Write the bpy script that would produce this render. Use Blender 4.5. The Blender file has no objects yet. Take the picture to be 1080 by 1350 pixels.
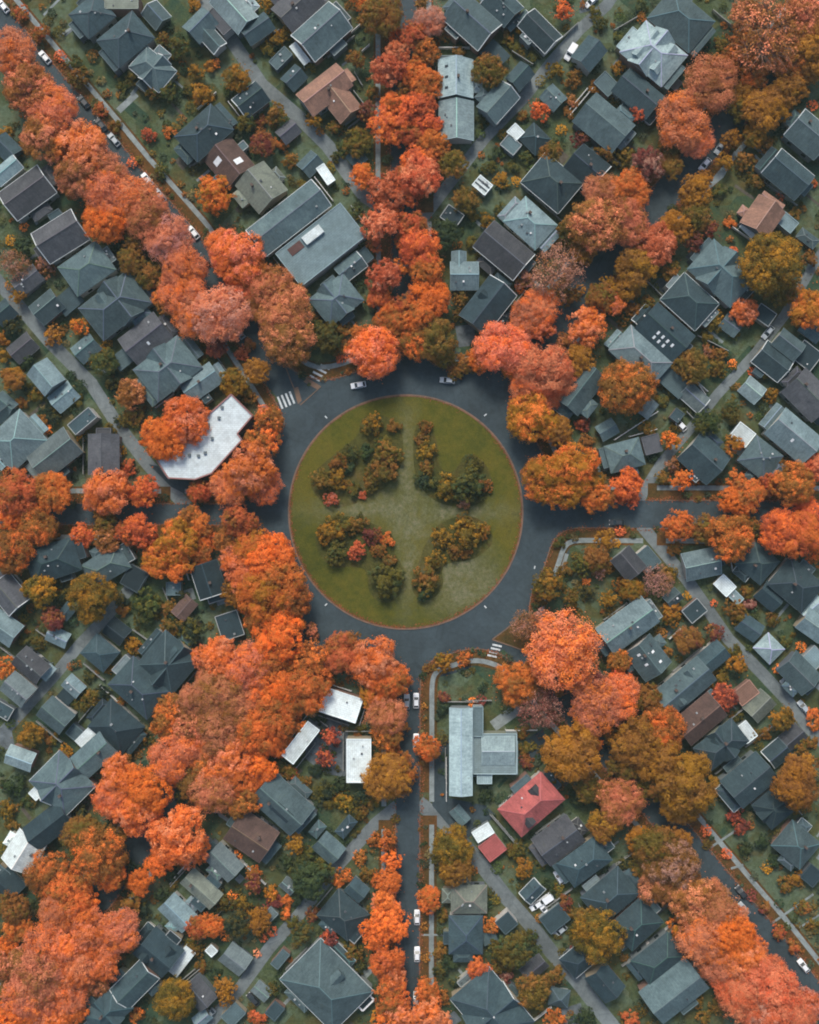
import bpy, math, random
import numpy as np
from math import radians as R, sin, cos, pi, hypot, atan2
from mathutils import Vector, Matrix
random.seed(7)
scene = bpy.context.scene
C = scene.collection

# ------------------------------------------------------------------ camera, sky, sun, exposure
S = 0.22                     # metres on the ground per photograph pixel
H = 320.0                    # flying height of the camera
cam_d = bpy.data.cameras.new('camera'); cam = bpy.data.objects.new('camera', cam_d); C.objects.link(cam)
cam.location = (0, 0, H); cam.rotation_euler = (0, 0, 0)
cam_d.sensor_fit = 'VERTICAL'; cam_d.angle = 2 * math.atan(675 * S / H)
cam_d.clip_start = 1; cam_d.clip_end = 3000
scene.camera = cam
SUN_EL, SUN_AZ = R(48), R(-12)      # light comes from the top of the picture
world = bpy.data.worlds.new('World'); scene.world = world; world.use_nodes = True
wt = world.node_tree; wt.nodes.clear()
wo = wt.nodes.new('ShaderNodeOutputWorld'); wb = wt.nodes.new('ShaderNodeBackground'); sk = wt.nodes.new('ShaderNodeTexSky')
sk.sky_type = 'NISHITA'; sk.sun_disc = False; sk.sun_elevation = SUN_EL; sk.sun_rotation = SUN_AZ
sk.air_density = 1.0; sk.dust_density = 3.5; sk.ozone_density = 1.0
wb.inputs['Strength'].default_value = 0.083
wt.links.new(sk.outputs[0], wb.inputs[0]); wt.links.new(wb.outputs[0], wo.inputs[0])
sun_d = bpy.data.lights.new('sun', 'SUN'); sun_d.energy = 1.55; sun_d.angle = R(17); sun_d.color = (1.0, 0.93, 0.84)
sun = bpy.data.objects.new('sun', sun_d); C.objects.link(sun)
ldir = Vector((-sin(SUN_AZ) * cos(SUN_EL), -cos(SUN_AZ) * cos(SUN_EL), -sin(SUN_EL)))
sun.rotation_euler = ldir.to_track_quat('-Z', 'Y').to_euler(); sun.location = (0, 60, 200)
vs = scene.view_settings
vs.view_transform = 'Standard'; vs.look = 'None'; vs.exposure = 0.95; vs.gamma = 1
scene.cycles.filter_width = 1.9; scene.cycles.max_bounces = 5; scene.cycles.diffuse_bounces = 3; scene.cycles.transmission_bounces = 2; scene.cycles.glossy_bounces = 2

DATA = """
@ 0 0
H 655 195 250 190 -40 h d c v
H 480 70 190 170 -40 h d
H 640 5 180 80 0 f v
H 820 72 120 110 48 g m e
H 800 355 210 150 40 x m e
H 1055 125 150 130 -45 g m
H 1072 692 260 185 -42 h d v
H 30 775 130 110 45 g d
H 30 895 160 90 -40 g b e
H 135 1010 260 180 -36 g u e
T 40 250 120 so; 130 430 130 bs; 270 560 125 so; 230 720 120 bs; 420 760 135 os; 400 920 110 bs; 560 900 110 sb; 560 1010 120 so; 700 1040 110 so
T 1050 490 62 yb; 1030 370 50 vy; 860 205 45 vb; 940 230 60 vg; 870 480 60 vg; 800 480 45 vb
S 110 70 45 rb; 215 180 55 rb; 320 300 32 rb; 420 400 65 vb; 530 570 45 rb; 600 660 40 bv; 790 710 45 rc; 895 690 35 ob; 390 330 40 vg; 700 410 50 vg; 640 450 40 gv; 1030 20 40 yb; 920 300 40 vb; 985 470 35 vg; 30 690 35 yv; 130 770 35 by; 850 900 45 gv; 760 1000 40 vb; 700 860 30 rb
C 15 30 50 w; 235 300 50 w; 440 535 50 k; 600 735 50 s; 775 945 52 w; 843 1030 52 s; 530 655 50 k
P 12 230 80 320 -10
P 12 315 190 425 115
P 34 625 585 720 495
F 1000 880 1080 830 g
@ 270 0
H 150 40 230 145 48 g p
H 75 108 150 70 48 f u
H 30 195 150 90 48 g m e
H 275 145 160 110 -35 g d
H 490 25 230 180 -42 g u
H 615 155 270 190 -42 g m e
A 495 255 130 45 52 w
H 470 405 110 100 -45 g d
H 400 305 120 65 -45 f m
H 630 465 270 150 -38 g t v
W 715 525 180 140 52 g t
H 240 520 160 130 -38 g k e
H 125 850 200 190 50 g n s2
H 295 980 200 200 50 g v v
H 555 860 110 100 -45 g m
H 638 918 110 52 55 f w
H 440 690 110 90 -40 g u
T 165 400 70 yv; 10 500 50 yv; 370 590 60 bv; 210 640 55 vg; 310 750 70 cb; 580 635 48 yv; 800 740 75 vb; 790 310 55 bv; 850 570 60 cb
T 960 350 95 rs; 1010 280 75 sr; 970 640 100 ro; 1000 540 75 ob; 840 920 70 oy; 960 1000 100 rs; 1040 930 70 rb; 920 60 115 bv; 820 0 60 ob; 1045 690 75 rb; 50 1010 95 oy; 1050 470 60 bv; 1000 170 45 ob
S 30 340 40 yb; 300 640 35 cb; 400 760 40 ob; 690 670 45 bv; 850 620 40 cb; 720 780 40 gv; 370 210 55 vy; 430 170 45 vy; 330 260 40 vy; 560 360 30 vb; 90 720 45 vb; 60 340 30 ob; 130 470 40 gv; 450 850 45 bv; 520 970 35 vg; 660 890 30 vg; 700 820 35 gv; 890 480 40 bv; 260 90 25 vg; 340 20 45 vy; 610 700 25 bv
F 560 330 690 250 w
F 650 300 790 190 g
F 830 270 870 235 w
F 790 380 830 450 g
C 985 300 90 k
@ 540 0
H 330 100 260 190 42 g m e
A 455 260 130 110 45 d
H 490 20 180 150 45 g d e
H 690 155 210 130 45 g d e
H 245 405 205 185 90 g p s3
W 248 625 205 182 90 g p
H 470 530 190 140 -48 g m e
W 585 390 120 100 -48 g d
H 950 275 150 130 -50 g d
H 760 510 110 105 45 g m
H 560 695 72 68 45 f w
H 535 762 95 75 40 f m e
H 662 725 130 120 45 h d
H 1030 640 270 200 40 g m
H 755 955 260 210 40 h d e
H 935 880 190 190 40 g k e
H 385 975 90 72 40 f w stripe
H 1040 440 110 90 45 f m
T 20 560 85 ro; 100 640 75 ro; 30 830 85 ro; -10 1000 80 ro; 20 380 75 ob; 110 830 75 ro; 20 180 75 rb; 110 90 80 sp; 80 260 75 bo; 90 430 90 ob; 60 540 85 ro; 130 740 80 ob; 40 690 70 rb; 60 920 110 rs; 430 360 92 vb; 810 45 55 ro; 685 575 55 ro; 1010 1000 95 sb; 745 800 65 vb; 1040 790 60 bv; 910 725 52 cb; 230 860 80 vb; 300 1050 70 vb
S 850 530 45 bs; 985 460 40 by; 860 420 55 bv; 770 370 50 vy; 490 945 50 yv; 620 830 40 gv; 180 160 55 bv; 260 270 40 vb; 520 200 40 vb; 560 250 35 vg; 590 160 40 vy; 650 300 35 gv; 600 610 35 bv; 420 880 45 vg; 540 880 40 gv; 470 800 40 ge; 800 690 30 yb; 840 590 35 bv; 380 640 35 vg; 460 100 25 yv; 1010 120 45 gv; 980 60 35 vg; 880 330 35 gv; 690 430 30 vg; 560 960 30 yv; 640 900 30 gv; 370 710 30 gv
C 850 275 -58 w van; 960 5 -40 w
F 540 270 650 340 g
F 870 320 940 380 w
F 740 260 890 120 g
@ 810 0
H 360 90 290 220 40 h m c
H 215 270 290 220 40 x p d4 v
H 130 485 240 160 40 g d
H 1040 700 210 180 40 g m e
H 925 912 230 170 40 g d e
T 700 200 75 bo; 900 480 85 by; 980 330 90 bo; 1060 350 85 by; 760 380 80 bo; 860 560 85 yb; 700 480 70 yb; 620 720 60 by; 920 230 115 bs; 730 60 100 bs; 1070 150 90 bs; 660 560 60 vy; 480 930 50 yb; 300 870 70 bv; 820 130 190 bs*; 1010 70 120 bs; 1030 250 120 by; 520 420 145 sb; 380 620 140 so; 440 740 90 so; 800 560 110 by; 745 710 65 yv; 180 860 85 cp; 80 990 110 ob; 590 850 50 yv; 430 995 88 yb; 680 600 60 vg; 960 440 85 by; 130 590 55 rc; 640 300 70 bo; 60 820 60 vb; 700 300 60 bv; 560 320 60 bo; 900 330 80 by; 290 780 60 vb
S 1040 560 30 rb; 880 1030 32 rc; 690 850 60 bv; 800 770 50 bv; 960 620 40 vb; 20 350 40 yv; 30 200 40 gv; 560 230 50 vb; 740 960 50 vb; 1040 960 35 rb; 30 100 30 ge; 150 20 40 gv; 560 1010 40 gv
C 560 775 -55 s; 480 865 -50 w
P 16 510 980 570 930 640 800
P 14 740 820 790 870 860 800
F 0 160 120 90 g
@ 0 270
H 310 160 250 190 -32 g u e
H 450 330 250 190 -35 h m v
H 140 395 150 105 -38 g u
H 242 535 150 130 -40 g m
A 350 500 130 110 -40 d
H 600 525 330 220 -38 x m d1
H 765 705 240 185 -38 g u s1
A 640 800 120 90 -38 m
H 878 860 300 220 -38 x m v
H 450 755 130 110 -40 g m
H 115 752 140 110 -40 g u
H 235 905 150 140 50 g b
H 332 1012 140 110 -40 g b
H 15 565 110 110 -40 g d
H 25 1045 110 80 40 g m
H 1055 935 200 130 -35 g b
T 560 60 125 oh; 760 60 120 sb; 870 180 120 sp; 720 150 75 bv; 680 290 80 bv; 780 370 75 vb; 960 330 110 so; 940 450 120 so; 1010 590 110 so; 880 500 80 bo; 120 220 62 ge; 60 310 85 bp*; 410 635 52 yo; 100 480 48 yb; 680 1000 80 bs; 540 820 72 gv; 60 920 65 yb
S 230 325 60 bp; 280 690 60 by; 10 700 40 yb; 20 790 42 yv; 140 820 45 ge; 60 640 60 ev; 60 430 30 bv; 570 730 28 yv; 540 770 25 yv; 190 1010 45 vy; 110 1040 40 bv; 130 960 40 ev; 270 1060 40 ev; 130 120 25 ob; 60 190 30 yg; 700 600 40 ev; 400 1030 40 vg; 590 930 50 ev; 1050 850 45 yv; 480 820 30 yv; 1000 760 50 ev
C 1020 145 50 w; 1075 290 50 k
P 14 510 860 560 880 610 860 600 820
F 105 95 235 -5 w
@ 270 270
H 610 205 440 225 -38 f b box z5
H 440 62 440 175 -38 g m e
H 770 325 150 100 -38 g m e
H 692 495 230 185 -38 x m v
H 835 275 90 80 -38 f d
T 170 260 135 os; 90 210 90 so; 220 340 105 ob; 60 560 145 sp; 160 470 90 sr; 340 430 110 sb; 400 560 140 sb; 430 690 135 bs; 460 740 100 bv; 500 450 60 bv; 810 720 85 ob; 880 780 130 os; 950 750 85 so; 870 860 65 os; 140 930 78 yv; 270 870 72 by; 50 740 65 cr; 650 690 80 vg; 1000 630 105 ob; 1050 540 70 rb; 930 100 95 rs; 1010 45 60 ro; 950 380 90 rs; 920 490 65 ro; 1035 340 60 ob; 900 200 50 rb; 1050 180 55 rb; 1050 720 80 bv; 960 560 60 ob; 120 620 80 sp; 230 520 80 sb
S 190 780 45 rs; 20 840 48 gv; 720 650 50 bv; 600 650 55 vg; 580 720 45 ev; 700 760 45 bv; 230 740 40 bs; 230 1000 55 vb; 820 180 45 gv; 720 810 30 rb; 800 40 40 gv; 1060 240 40 vb
C 810 950 -10 w; 178 672 50 s
F 590 560 640 615 w
@ 540 270
H 640 90 230 180 42 h b v
H 225 58 105 85 35 f k e
H 500 235 280 180 40 g u e
H 290 370 150 150 0 g b
W 262 285 90 75 90 g b
H 415 525 270 180 -52 g k e d1
H 905 965 250 160 -52 g m v
T 60 220 105 ro; 95 340 95 ob; 110 480 110 oh; 40 600 100 ob; 130 700 105 vb; 40 720 95 bo; 180 790 68 vb; 20 100 80 rb; 190 150 75 ge; 270 490 50 vb; 780 350 145 pb*; 690 530 100 so; 620 590 90 so; 700 640 75 os; 490 750 140 so; 590 660 75 os; 390 800 78 oy; 720 860 140 sr; 630 960 100 so; 790 930 85 sr; 700 1030 95 sr; 560 850 80 oy; 935 640 100 os; 1010 490 80 bv; 1060 420 55 by; 910 810 90 yb; 980 90 145 bs; 930 220 78 yb; 860 140 80 vb; 850 480 60 bv; 610 380 60 pb; 570 1050 60 yo
S 400 80 45 vy; 580 440 30 ob; 290 830 60 bv; 250 880 50 bv; 430 300 40 vy; 380 260 35 vy; 320 200 40 vg; 470 20 35 gv; 250 210 30 bv; 790 200 45 vb; 260 580 45 vb; 330 60 35 vg; 900 450 30 bv; 820 720 50 bs
C 200 925 5 s
P 40 290 640 300 740
@ 810 270
H 790 60 180 170 -55 g t
A 735 125 120 48 45 w
H 915 92 100 75 40 f b
H 578 355 310 215 42 x m v
H 405 505 250 195 42 h d e
H 272 668 270 190 42 g k s7
H 145 795 300 180 42 h b
A 330 930 160 100 42 m
H 425 1015 140 100 42 g g e
H 795 580 105 85 35 f k e
H 842 822 180 145 38 g d e
H 925 735 150 110 38 g m
H 1020 795 130 120 38 f k e
H 732 975 115 105 40 g p
H 1035 1000 230 185 45 g u
T 90 950 148 bo; 225 200 115 rs; 130 320 105 by; 70 420 80 yb; 0 510 70 os; 330 100 88 yb; 440 50 80 vb; 60 70 120 sb; 850 300 155 vy; 880 440 85 vb; 690 560 75 os; 1060 550 110 yo; 430 850 95 vb; 510 130 50 cb; 430 200 60 cb; 780 220 70 vy; 300 350 60 vb; 930 230 70 vy
S 1030 290 50 bv; 610 95 35 ob; 730 880 26 rb; 915 900 30 rp; 830 1000 45 yv; 560 790 45 bv; 500 770 40 bp; 540 860 55 vb; 380 830 55 vb; 530 620 60 vy; 480 700 40 vg; 170 520 55 vb; 100 560 55 bv; 980 470 50 bv; 640 680 35 vg; 980 600 55 bv; 620 840 25 ob; 780 890 40 yv; 960 860 35 gv; 700 480 30 bv; 300 990 40 vg; 250 1040 40 vg; 620 250 30 rb; 620 1060 45 vg; 960 40 35 vb
C 812 672 -50 s
F 370 840 480 1000 w
F 440 690 600 770 g
F 75 530 160 640 g
F 150 380 250 480 g
@ 0 540
H 75 160 250 225 -42 h b
H 280 232 250 170 -38 g g
H 540 235 215 165 90 g u
H 432 60 150 72 -40 f d e
H 12 5 110 90 -40 g d
H 270 800 270 185 -18 h k v
H 552 828 230 145 -30 h m v
H 40 975 180 150 50 g u e
H 705 890 110 120 30 f k
H 915 945 80 72 0 f m
H 1095 900 180 150 72 g k e
T 80 430 118 rb; 270 440 105 ob; 60 560 85 ob; 120 605 52 oh; 180 620 105 bo; 40 750 115 bo; 560 430 115 os; 500 480 70 so; 740 430 85 ro; 430 660 65 ro; 560 690 70 bs; 540 590 65 bv; 670 650 75 rb; 740 630 90 ro; 920 690 110 yo; 830 800 88 oy; 940 830 80 oy; 1000 570 70 bo; 1060 610 70 ob; 200 960 90 vy; 470 1000 122 vy; 1050 760 70 ob; 860 140 128 oh; 980 60 125 os; 930 200 60 oh; 1045 430 65 rb; 620 400 70 ro; 800 720 60 ob
S 640 220 30 yb; 570 110 40 vg; 225 65 38 bo; 250 105 30 ob; 780 1030 80 gv; 640 1000 50 ev; 330 990 45 ev; 700 30 60 bv; 640 60 45 ev; 280 40 45 ev; 430 150 25 yv; 330 900 40 vg; 640 1060 40 yb; 960 980 45 ev; 280 660 40 vb; 680 300 50 rb; 890 1050 50 vb
F 860 940 900 1035 g
F 1035 930 1060 990 g
F 440 150 440 340 g
@ 270 540
T 330 60 78 bo; 290 170 95 bo; 230 310 135 os; 140 400 105 so; 300 400 95 so; 180 580 95 rb; 100 690 65 bo; 250 620 50 ob; 260 740 110 oy; 330 790 130 oh; 200 870 115 os; 380 900 130 ob; 300 980 130 oy; 450 1000 105 bo; 170 960 80 by; 430 790 60 oy; 10 420 50 rb; 10 700 60 oh; 150 790 70 so; 310 10 40 rs
K 850 220 40 ge; 760 400 35 vb; 820 600 40 vb; 880 80 62 vy; 935 170 45 vg; 965 230 80 vb; 935 330 92 vb; 870 390 48 vb; 700 280 55 bv; 620 370 62 vb; 700 360 62 vy; 670 475 42 rp; 830 450 25 rp; 775 230 45 gv; 1000 90 38 bv; 780 420 40 gv; 700 620 80 vy; 640 650 58 vy; 690 750 70 vg; 800 740 54 rc; 775 610 45 bv; 880 660 55 cb; 960 690 40 ob; 920 740 45 bv; 950 910 95 vg; 975 800 40 bg; 760 310 40 eg; 820 560 18 gv
@ 540 540
K 250 440 45 vb; 350 450 40 gv; 80 95 42 bv; 90 215 55 vy; 90 305 45 bv; 65 365 50 ge; 115 385 40 gv; 195 410 75 vy; 310 385 98 gv; 330 285 52 vg; 395 400 42 bp; 290 490 35 bp; 300 660 85 vy; 170 675 60 vy; 290 590 45 bv; 400 640 40 bv; 240 740 48 bv; 130 790 52 vy; 300 760 32 bv; 90 890 80 vb; 70 975 42 ge; 60 150 40 bv
T 660 40 128 yo; 600 20 70 yo; 780 110 88 by; 720 360 120 yo; 880 320 130 yo; 810 430 100 yo; 960 380 75 yb; 985 470 85 ob; 1035 690 62 yb; 985 780 75 bv; 910 820 60 vg; 735 925 80 vy; 860 1000 55 vb; 1055 1000 50 yv
S 910 70 48 cr; 930 905 25 oh; 1000 850 45 bp; 790 700 35 vg; 940 960 45 ev; 1050 820 45 bv; 690 1010 35 vb; 820 850 40 vb; 930 170 45 bv
H 1045 105 100 90 -30 g m
P 20 800 860 830 760
@ 810 540
H 60 240 190 150 -15 h m
H 200 182 95 100 -15 f u
H 480 255 210 195 42 g d
H 680 132 108 95 38 f w
H 778 255 180 170 38 h m v
H 955 138 260 180 40 g b s1
H 1065 -5 140 110 40 g d
H 465 815 190 150 -12 g b v
H 585 928 100 78 45 f w
W 640 985 100 60 45 f p
H 762 808 180 165 40 h d
H 968 925 240 195 40 h d v
H 825 985 130 115 40 g k
H 1045 1045 130 95 -40 g p
H 78 812 145 130 50 g u
W 182 790 125 105 50 f m
H 312 992 85 75 -40 g m
H 425 1062 110 90 -40 f d e
T 65 390 85 ro; 20 460 60 rb; 95 470 50 ro; 305 160 58 yo; 360 370 62 oh; 640 190 60 yo; 650 370 60 ob; 630 480 78 oh; 725 460 95 ob; 830 400 65 rb; 950 390 110 bo; 1055 300 75 rs; 900 640 115 ro; 1010 660 125 or; 1020 540 80 ro; 340 610 80 ob; 490 630 75 bv; 620 680 125 bo; 740 620 62 vb; 680 610 70 bo; 240 900 80 pb*; 100 950 68 yv; 1070 770 60 bo; 500 70 70 gv
S 310 290 50 bp; 435 370 35 bo; 620 30 55 vg; 30 640 30 rs; 40 920 45 yb; 290 870 48 vy; 10 705 22 yo; 380 980 25 yb; 300 1060 55 yb; 525 1020 20 rp; 720 1030 40 cp; 320 730 45 bv; 260 360 45 vb; 600 150 30 ge; 760 30 25 ge; 700 960 40 bv; 650 880 40 gv; 170 100 50 vb; 640 1050 60 bv; 880 290 50 bv; 200 250 30 ev
C 350 80 45 w; 780 640 0 k; 15 595 0 k
F 0 160 230 10 w
F 380 10 430 60 g
@ 0 810
H 15 75 160 140 35 g b
H 302 120 115 85 25 g b
H 158 270 170 125 40 g u
A 240 312 90 48 -50 p
H 88 398 150 130 40 g g
H 10 505 110 75 30 f d e
H 612 90 120 108 38 g k
H 522 205 160 140 40 h d
H 882 258 250 245 40 x d d1
H 732 392 280 205 42 h d v
H 385 380 105 85 42 g b
A 340 440 80 60 42 k
H 288 535 160 135 40 g m
H 606 598 235 195 40 h k v
H 490 745 210 145 -42 g m
A 438 660 110 60 -45 w
H 102 762 145 105 20 g p
H 318 900 270 230 45 x m e
H 188 945 60 55 45 f w
H 395 625 80 70 40 f m
T 150 640 68 vy; 20 290 60 ob; 270 30 65 cb; 1060 680 90 os; 960 690 80 so; 1060 800 90 bo; 880 490 80 bo; 620 880 120 os; 740 950 140 oh; 600 980 110 so; 680 1040 125 os; 900 770 125 so; 910 870 60 so; 860 570 90 bo; 985 600 100 bs; 1050 440 100 sb; 1060 230 65 os; 960 500 80 bs; 1010 740 70 bo; 1020 900 100 bv; 830 1050 60 os
S 760 20 60 gv; 700 160 48 yv; 750 185 42 bv; 480 440 60 vb; 540 420 50 ev; 430 480 45 vg; 260 660 40 bv; 345 730 45 vy; 640 780 60 vb; 750 650 45 vb; 60 900 70 ge; 130 985 40 gv; 30 1030 55 vy; 900 60 65 vb; 1000 90 80 ev; 200 150 45 vg; 130 140 40 gv; 90 80 25 yg; 580 290 35 yv; 460 330 40 ev; 640 460 35 vb; 170 380 30 ge; 960 960 50 ev; 820 700 40 bv; 60 570 30 gv; 40 480 25 ge; 430 1050 60 ev; 130 20 30 vb
F 190 80 260 130 g
F 0 170 90 240 g
F 700 80 800 150 g
@ 270 810
H 130 60 140 125 72 f k e v
H 718 482 205 135 18 f w v
H 505 678 230 82 -52 f w v
H 812 775 232 132 90 f w v
H 405 1005 290 200 42 g m solar v
T 330 260 100 ob; 420 260 70 bo; 300 360 90 os; 40 330 90 sb; 180 650 100 so; 20 850 100 os; 200 1000 90 bo; 330 690 90 oh; 450 480 80 ob; 20 740 90 sb; 380 120 130 oh; 300 40 95 bo; 470 30 70 oy; 560 240 95 bo; 540 400 125 ob; 620 340 60 bo; 730 220 110 rb; 790 150 60 bv; 910 270 130 os; 980 350 110 ob; 900 430 90 oy; 960 540 105 sb; 960 640 80 bo; 1020 600 60 bo; 990 715 42 ob; 970 870 125 by; 1040 810 80 ob; 80 230 110 os; 230 270 120 so; 60 420 125 sb; 390 400 105 oh; 370 560 115 ob; 130 520 120 sb; 250 440 95 so; 280 620 115 ob; 60 620 115 sb; 120 760 115 os; 280 810 100 oh; 180 890 100 or; 40 950 115 sb; 400 690 70 ob; 490 590 55 ob; 160 400 80 bs; 670 650 56 cr; 632 760 55 cr
S 570 90 48 bs; 470 840 34 rb; 520 880 45 vb; 580 830 40 ge; 640 940 60 ev; 740 990 58 vy; 820 1040 50 vb; 820 600 35 vg; 660 1000 40 ve; 830 960 60 ev; 720 900 55 eg; 700 960 40 vy; 440 830 50 vb; 610 550 35 ge; 880 1000 40 vb; 400 800 45 ev
C 1066 462 90 s
@ 540 810
H 272 728 465 122 90 g p low z7 # long pale grey church hall with low roof, beside the bottom street
W 364 575 170 66 90 f b z5
W 455 748 244 226 0 f p z4.6
W 470 728 150 170 90 g p low z5.2
W 562 770 40 190 0 f b z4.2
W 400 868 90 95 0 f p z4
W 545 655 70 50 0 f g z3.6
W 362 850 60 60 0 f m z3.4
H 645 1010 305 195 -41 h r d2 v # faded red hip-roofed house with dark dormer sides beside the pale church hall
T 835 190 185 so; 740 230 100 ob; 560 370 110 ob; 700 520 118 cp*; 960 375 90 cp; 1000 480 135 so; 940 430 60 os; 860 740 155 yb; 920 690 90 ob; 90 715 74 ob; 180 250 58 yv; 620 60 80 bp*; 690 30 55 sp; 1040 940 75 bs; 950 930 80 vb; 1060 640 60 vb; 0 850 45 ob; 640 320 70 ob
S 330 460 28 ob; 290 235 45 ob; 80 485 20 bo; 700 390 45 vb; 180 440 40 cb; 610 710 42 vb; 800 400 40 vb; 380 385 28 eg; 380 450 30 cb; 600 620 40 bv; 400 960 45 eg; 620 780 45 cb; 760 900 50 vb; 180 500 40 eg; 890 980 45 ge; 640 690 30 vb
C 35 456 90 w; 35 670 90 w
P 60 440 590 580 490
@ 810 810
H 75 60 300 170 -36 g b v
H 182 232 190 175 52 g m s4
H 375 385 310 165 -40 g m d2 v
W 520 235 170 115 -40 g d
H 455 555 250 165 -40 g n v
H 695 415 120 90 -38 f t
H 770 485 140 120 -45 g v
H 698 622 105 75 52 f w
H 570 692 260 155 -38 x d d1
H 862 735 120 115 -40 g d e
W 950 655 120 100 -40 g u
H 720 880 250 190 -40 g d v
H 840 1030 170 150 50 x k
H 718 72 125 105 35 g d
H 822 182 125 115 45 h p
H 982 312 190 150 45 g m
H 1060 60 150 130 35 g b
H 1060 230 100 95 45 f b e
T 400 140 75 bc; 530 100 55 cb; 650 270 58 yv; 590 440 75 cr; 890 550 65 vy; 960 920 115 by; 990 800 85 by; 170 450 85 bv; 120 690 135 by; 250 620 125 bo; 240 760 125 yb; 400 900 150 yb; 350 1000 110 yb; 60 1000 110 sb; 60 820 95 vb; 30 250 68 bo; 20 450 120 so; 300 20 50 yv; 190 930 75 vb; 30 380 80 or
S 560 330 55 vy; 500 370 35 vy; 1050 520 40 ob; 1060 590 40 bo; 860 285 26 ob; 570 960 30 vy; 630 1050 50 cr; 980 170 30 oy; 660 20 55 vb; 900 150 40 vg; 960 1020 45 yv; 250 100 30 bv; 270 200 40 bv; 640 200 40 vg; 740 640 45 vb; 800 620 40 bv; 660 540 35 ev; 980 700 45 bv; 830 30 45 vb; 910 280 30 vg; 540 880 30 vb; 210 60 25 vb; 1000 60 35 ge; 1040 680 40 vb
C 1000 490 50 s; 910 375 50 s
F 290 130 350 75 w
F 600 560 690 490 g
F 690 700 830 590 g
@ 0 1080
H 118 178 185 170 -58 g w half
H 250 40 240 150 -38 g k
H 35 355 140 140 45 g k
H 935 500 180 125 45 g b
H 1060 372 210 110 42 g v
H 830 712 200 190 40 g k d2
A 945 772 165 68 -52 w
H 705 880 230 145 -45 g d e
H 560 1025 230 160 -42 x d
H 1045 925 160 120 50 g u
H 1065 1055 90 70 -40 g b
H 5 290 80 70 40 f m
T 570 300 90 ob; 20 780 80 bs; 930 90 145 os; 1000 170 90 os; 830 230 80 oh; 740 340 72 oh; 500 200 140 bo; 420 100 110 bv; 560 120 90 bv; 240 310 120 bo; 330 400 125 ob; 410 450 95 oh; 300 500 110 so; 680 450 62 bv; 470 590 105 os; 620 610 110 so; 80 580 85 ob; 20 690 65 oh; 60 480 90 bv; 240 680 125 so; 370 700 110 os; 110 780 95 bs; 200 850 135 sb; 390 800 115 os; 530 770 105 os; 150 980 135 so; 330 920 120 so; 70 1050 100 oh; 390 1010 80 oh; 260 1060 105 os; 500 890 68 bs; 910 970 105 vy; 1040 580 65 rb; 20 830 60 bv
S 1030 690 48 vb; 720 1035 48 bo; 60 30 40 vb; 20 920 50 vb; 1065 780 40 bv; 20 150 35 vb; 900 290 45 eg; 850 400 45 eg; 760 480 50 ev; 700 250 50 ev; 200 560 45 ev; 230 480 45 ve; 1010 650 30 vy; 960 650 35 vg; 840 930 40 ev; 980 860 35 eg; 650 330 40 bv; 190 120 35 eg; 750 960 35 ev
F 690 550 750 610 g
@ 270 1080
H 242 95 195 230 -56 g n
A 335 190 130 60 -50 m
H 98 232 180 125 45 g g
H 652 158 140 120 42 g m
H 440 355 80 68 40 g g
H 728 515 215 185 40 h d v
W 800 385 100 95 40 g d
H 640 895 400 310 45 h m e d1 # very large grey hip-roofed building by the bottom street with white-framed entrance porch
A 828 985 90 85 45 k e
H 160 745 140 125 38 g g
H 35 695 52 50 45 f w
H 398 740 105 52 -50 f m
H 150 1035 110 85 -45 f m
H 345 505 70 60 -45 f g
T 980 220 60 oh; 965 340 75 oh; 960 450 80 os; 980 560 100 oh; 910 620 90 oh; 960 760 95 or; 1000 850 75 os; 980 960 95 ob; 1040 1040 85 os; 930 1050 60 oy; 960 110 60 bo; 560 330 100 ge; 500 270 70 gv; 640 290 58 vg; 480 140 62 yb; 260 350 60 cb; 275 545 68 yb; 100 890 62 yb; 510 610 62 vg; 655 640 55 cr; 30 570 68 ob; 170 560 75 ev; 105 940 52 yb
S 890 110 45 bo; 860 290 55 vb; 740 300 45 bo; 700 330 40 ob; 540 180 55 vg; 370 440 50 cr; 350 390 45 yo; 430 500 38 bo; 440 430 38 bo; 200 450 55 vy; 100 430 65 vg; 570 500 45 cb; 770 700 65 vb; 260 290 48 ob; 110 610 30 ob; 360 588 28 rp; 310 620 24 rp; 280 700 24 sp; 280 1050 55 rb; 300 480 35 cb; 820 200 45 bo; 430 230 50 ge; 600 230 40 gv; 490 430 40 ge; 430 880 45 eg; 360 900 45 gv; 620 250 40 vg; 170 190 30 ob; 150 400 30 ob; 50 810 35 ev; 460 550 40 vg; 820 780 45 ev
C 255 952 45 k; 20 1035 -45 s
F 770 330 810 370 w
@ 540 1080
H 388 72 105 68 -32 f w
H 438 155 115 105 -38 f r # small flat maroon-roofed garage beside a white flat-roofed one
H 788 118 230 175 -36 g u v
H 928 232 250 160 -36 h d v
H 1065 412 260 190 -40 h d v
H 315 430 190 150 0 h v
H 298 620 180 205 0 h d
A 425 645 80 70 -20 m
W 515 560 100 95 -40 f d
H 650 385 115 88 -45 g d e
H 768 530 135 105 -38 f d
H 900 745 170 135 -40 h k e
H 1035 870 140 170 -40 g k
H 660 790 135 88 -40 g u
H 792 948 105 95 10 h m
H 440 1025 380 270 50 x d e v
H 545 912 70 60 40 f m
T 240 160 105 vy; 250 270 90 by; 170 220 60 vg; 600 260 60 yb; 110 430 72 ob; 430 570 50 ob; 370 800 65 ro; 550 700 100 vg; 470 690 60 vg; 660 930 95 vb; 770 830 60 bv; 90 910 70 ob; 120 1050 100 os; 0 1045 45 ob; 770 1060 60 ob; 1010 640 130 vy; 950 540 80 vb; 1040 40 90 by
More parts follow.
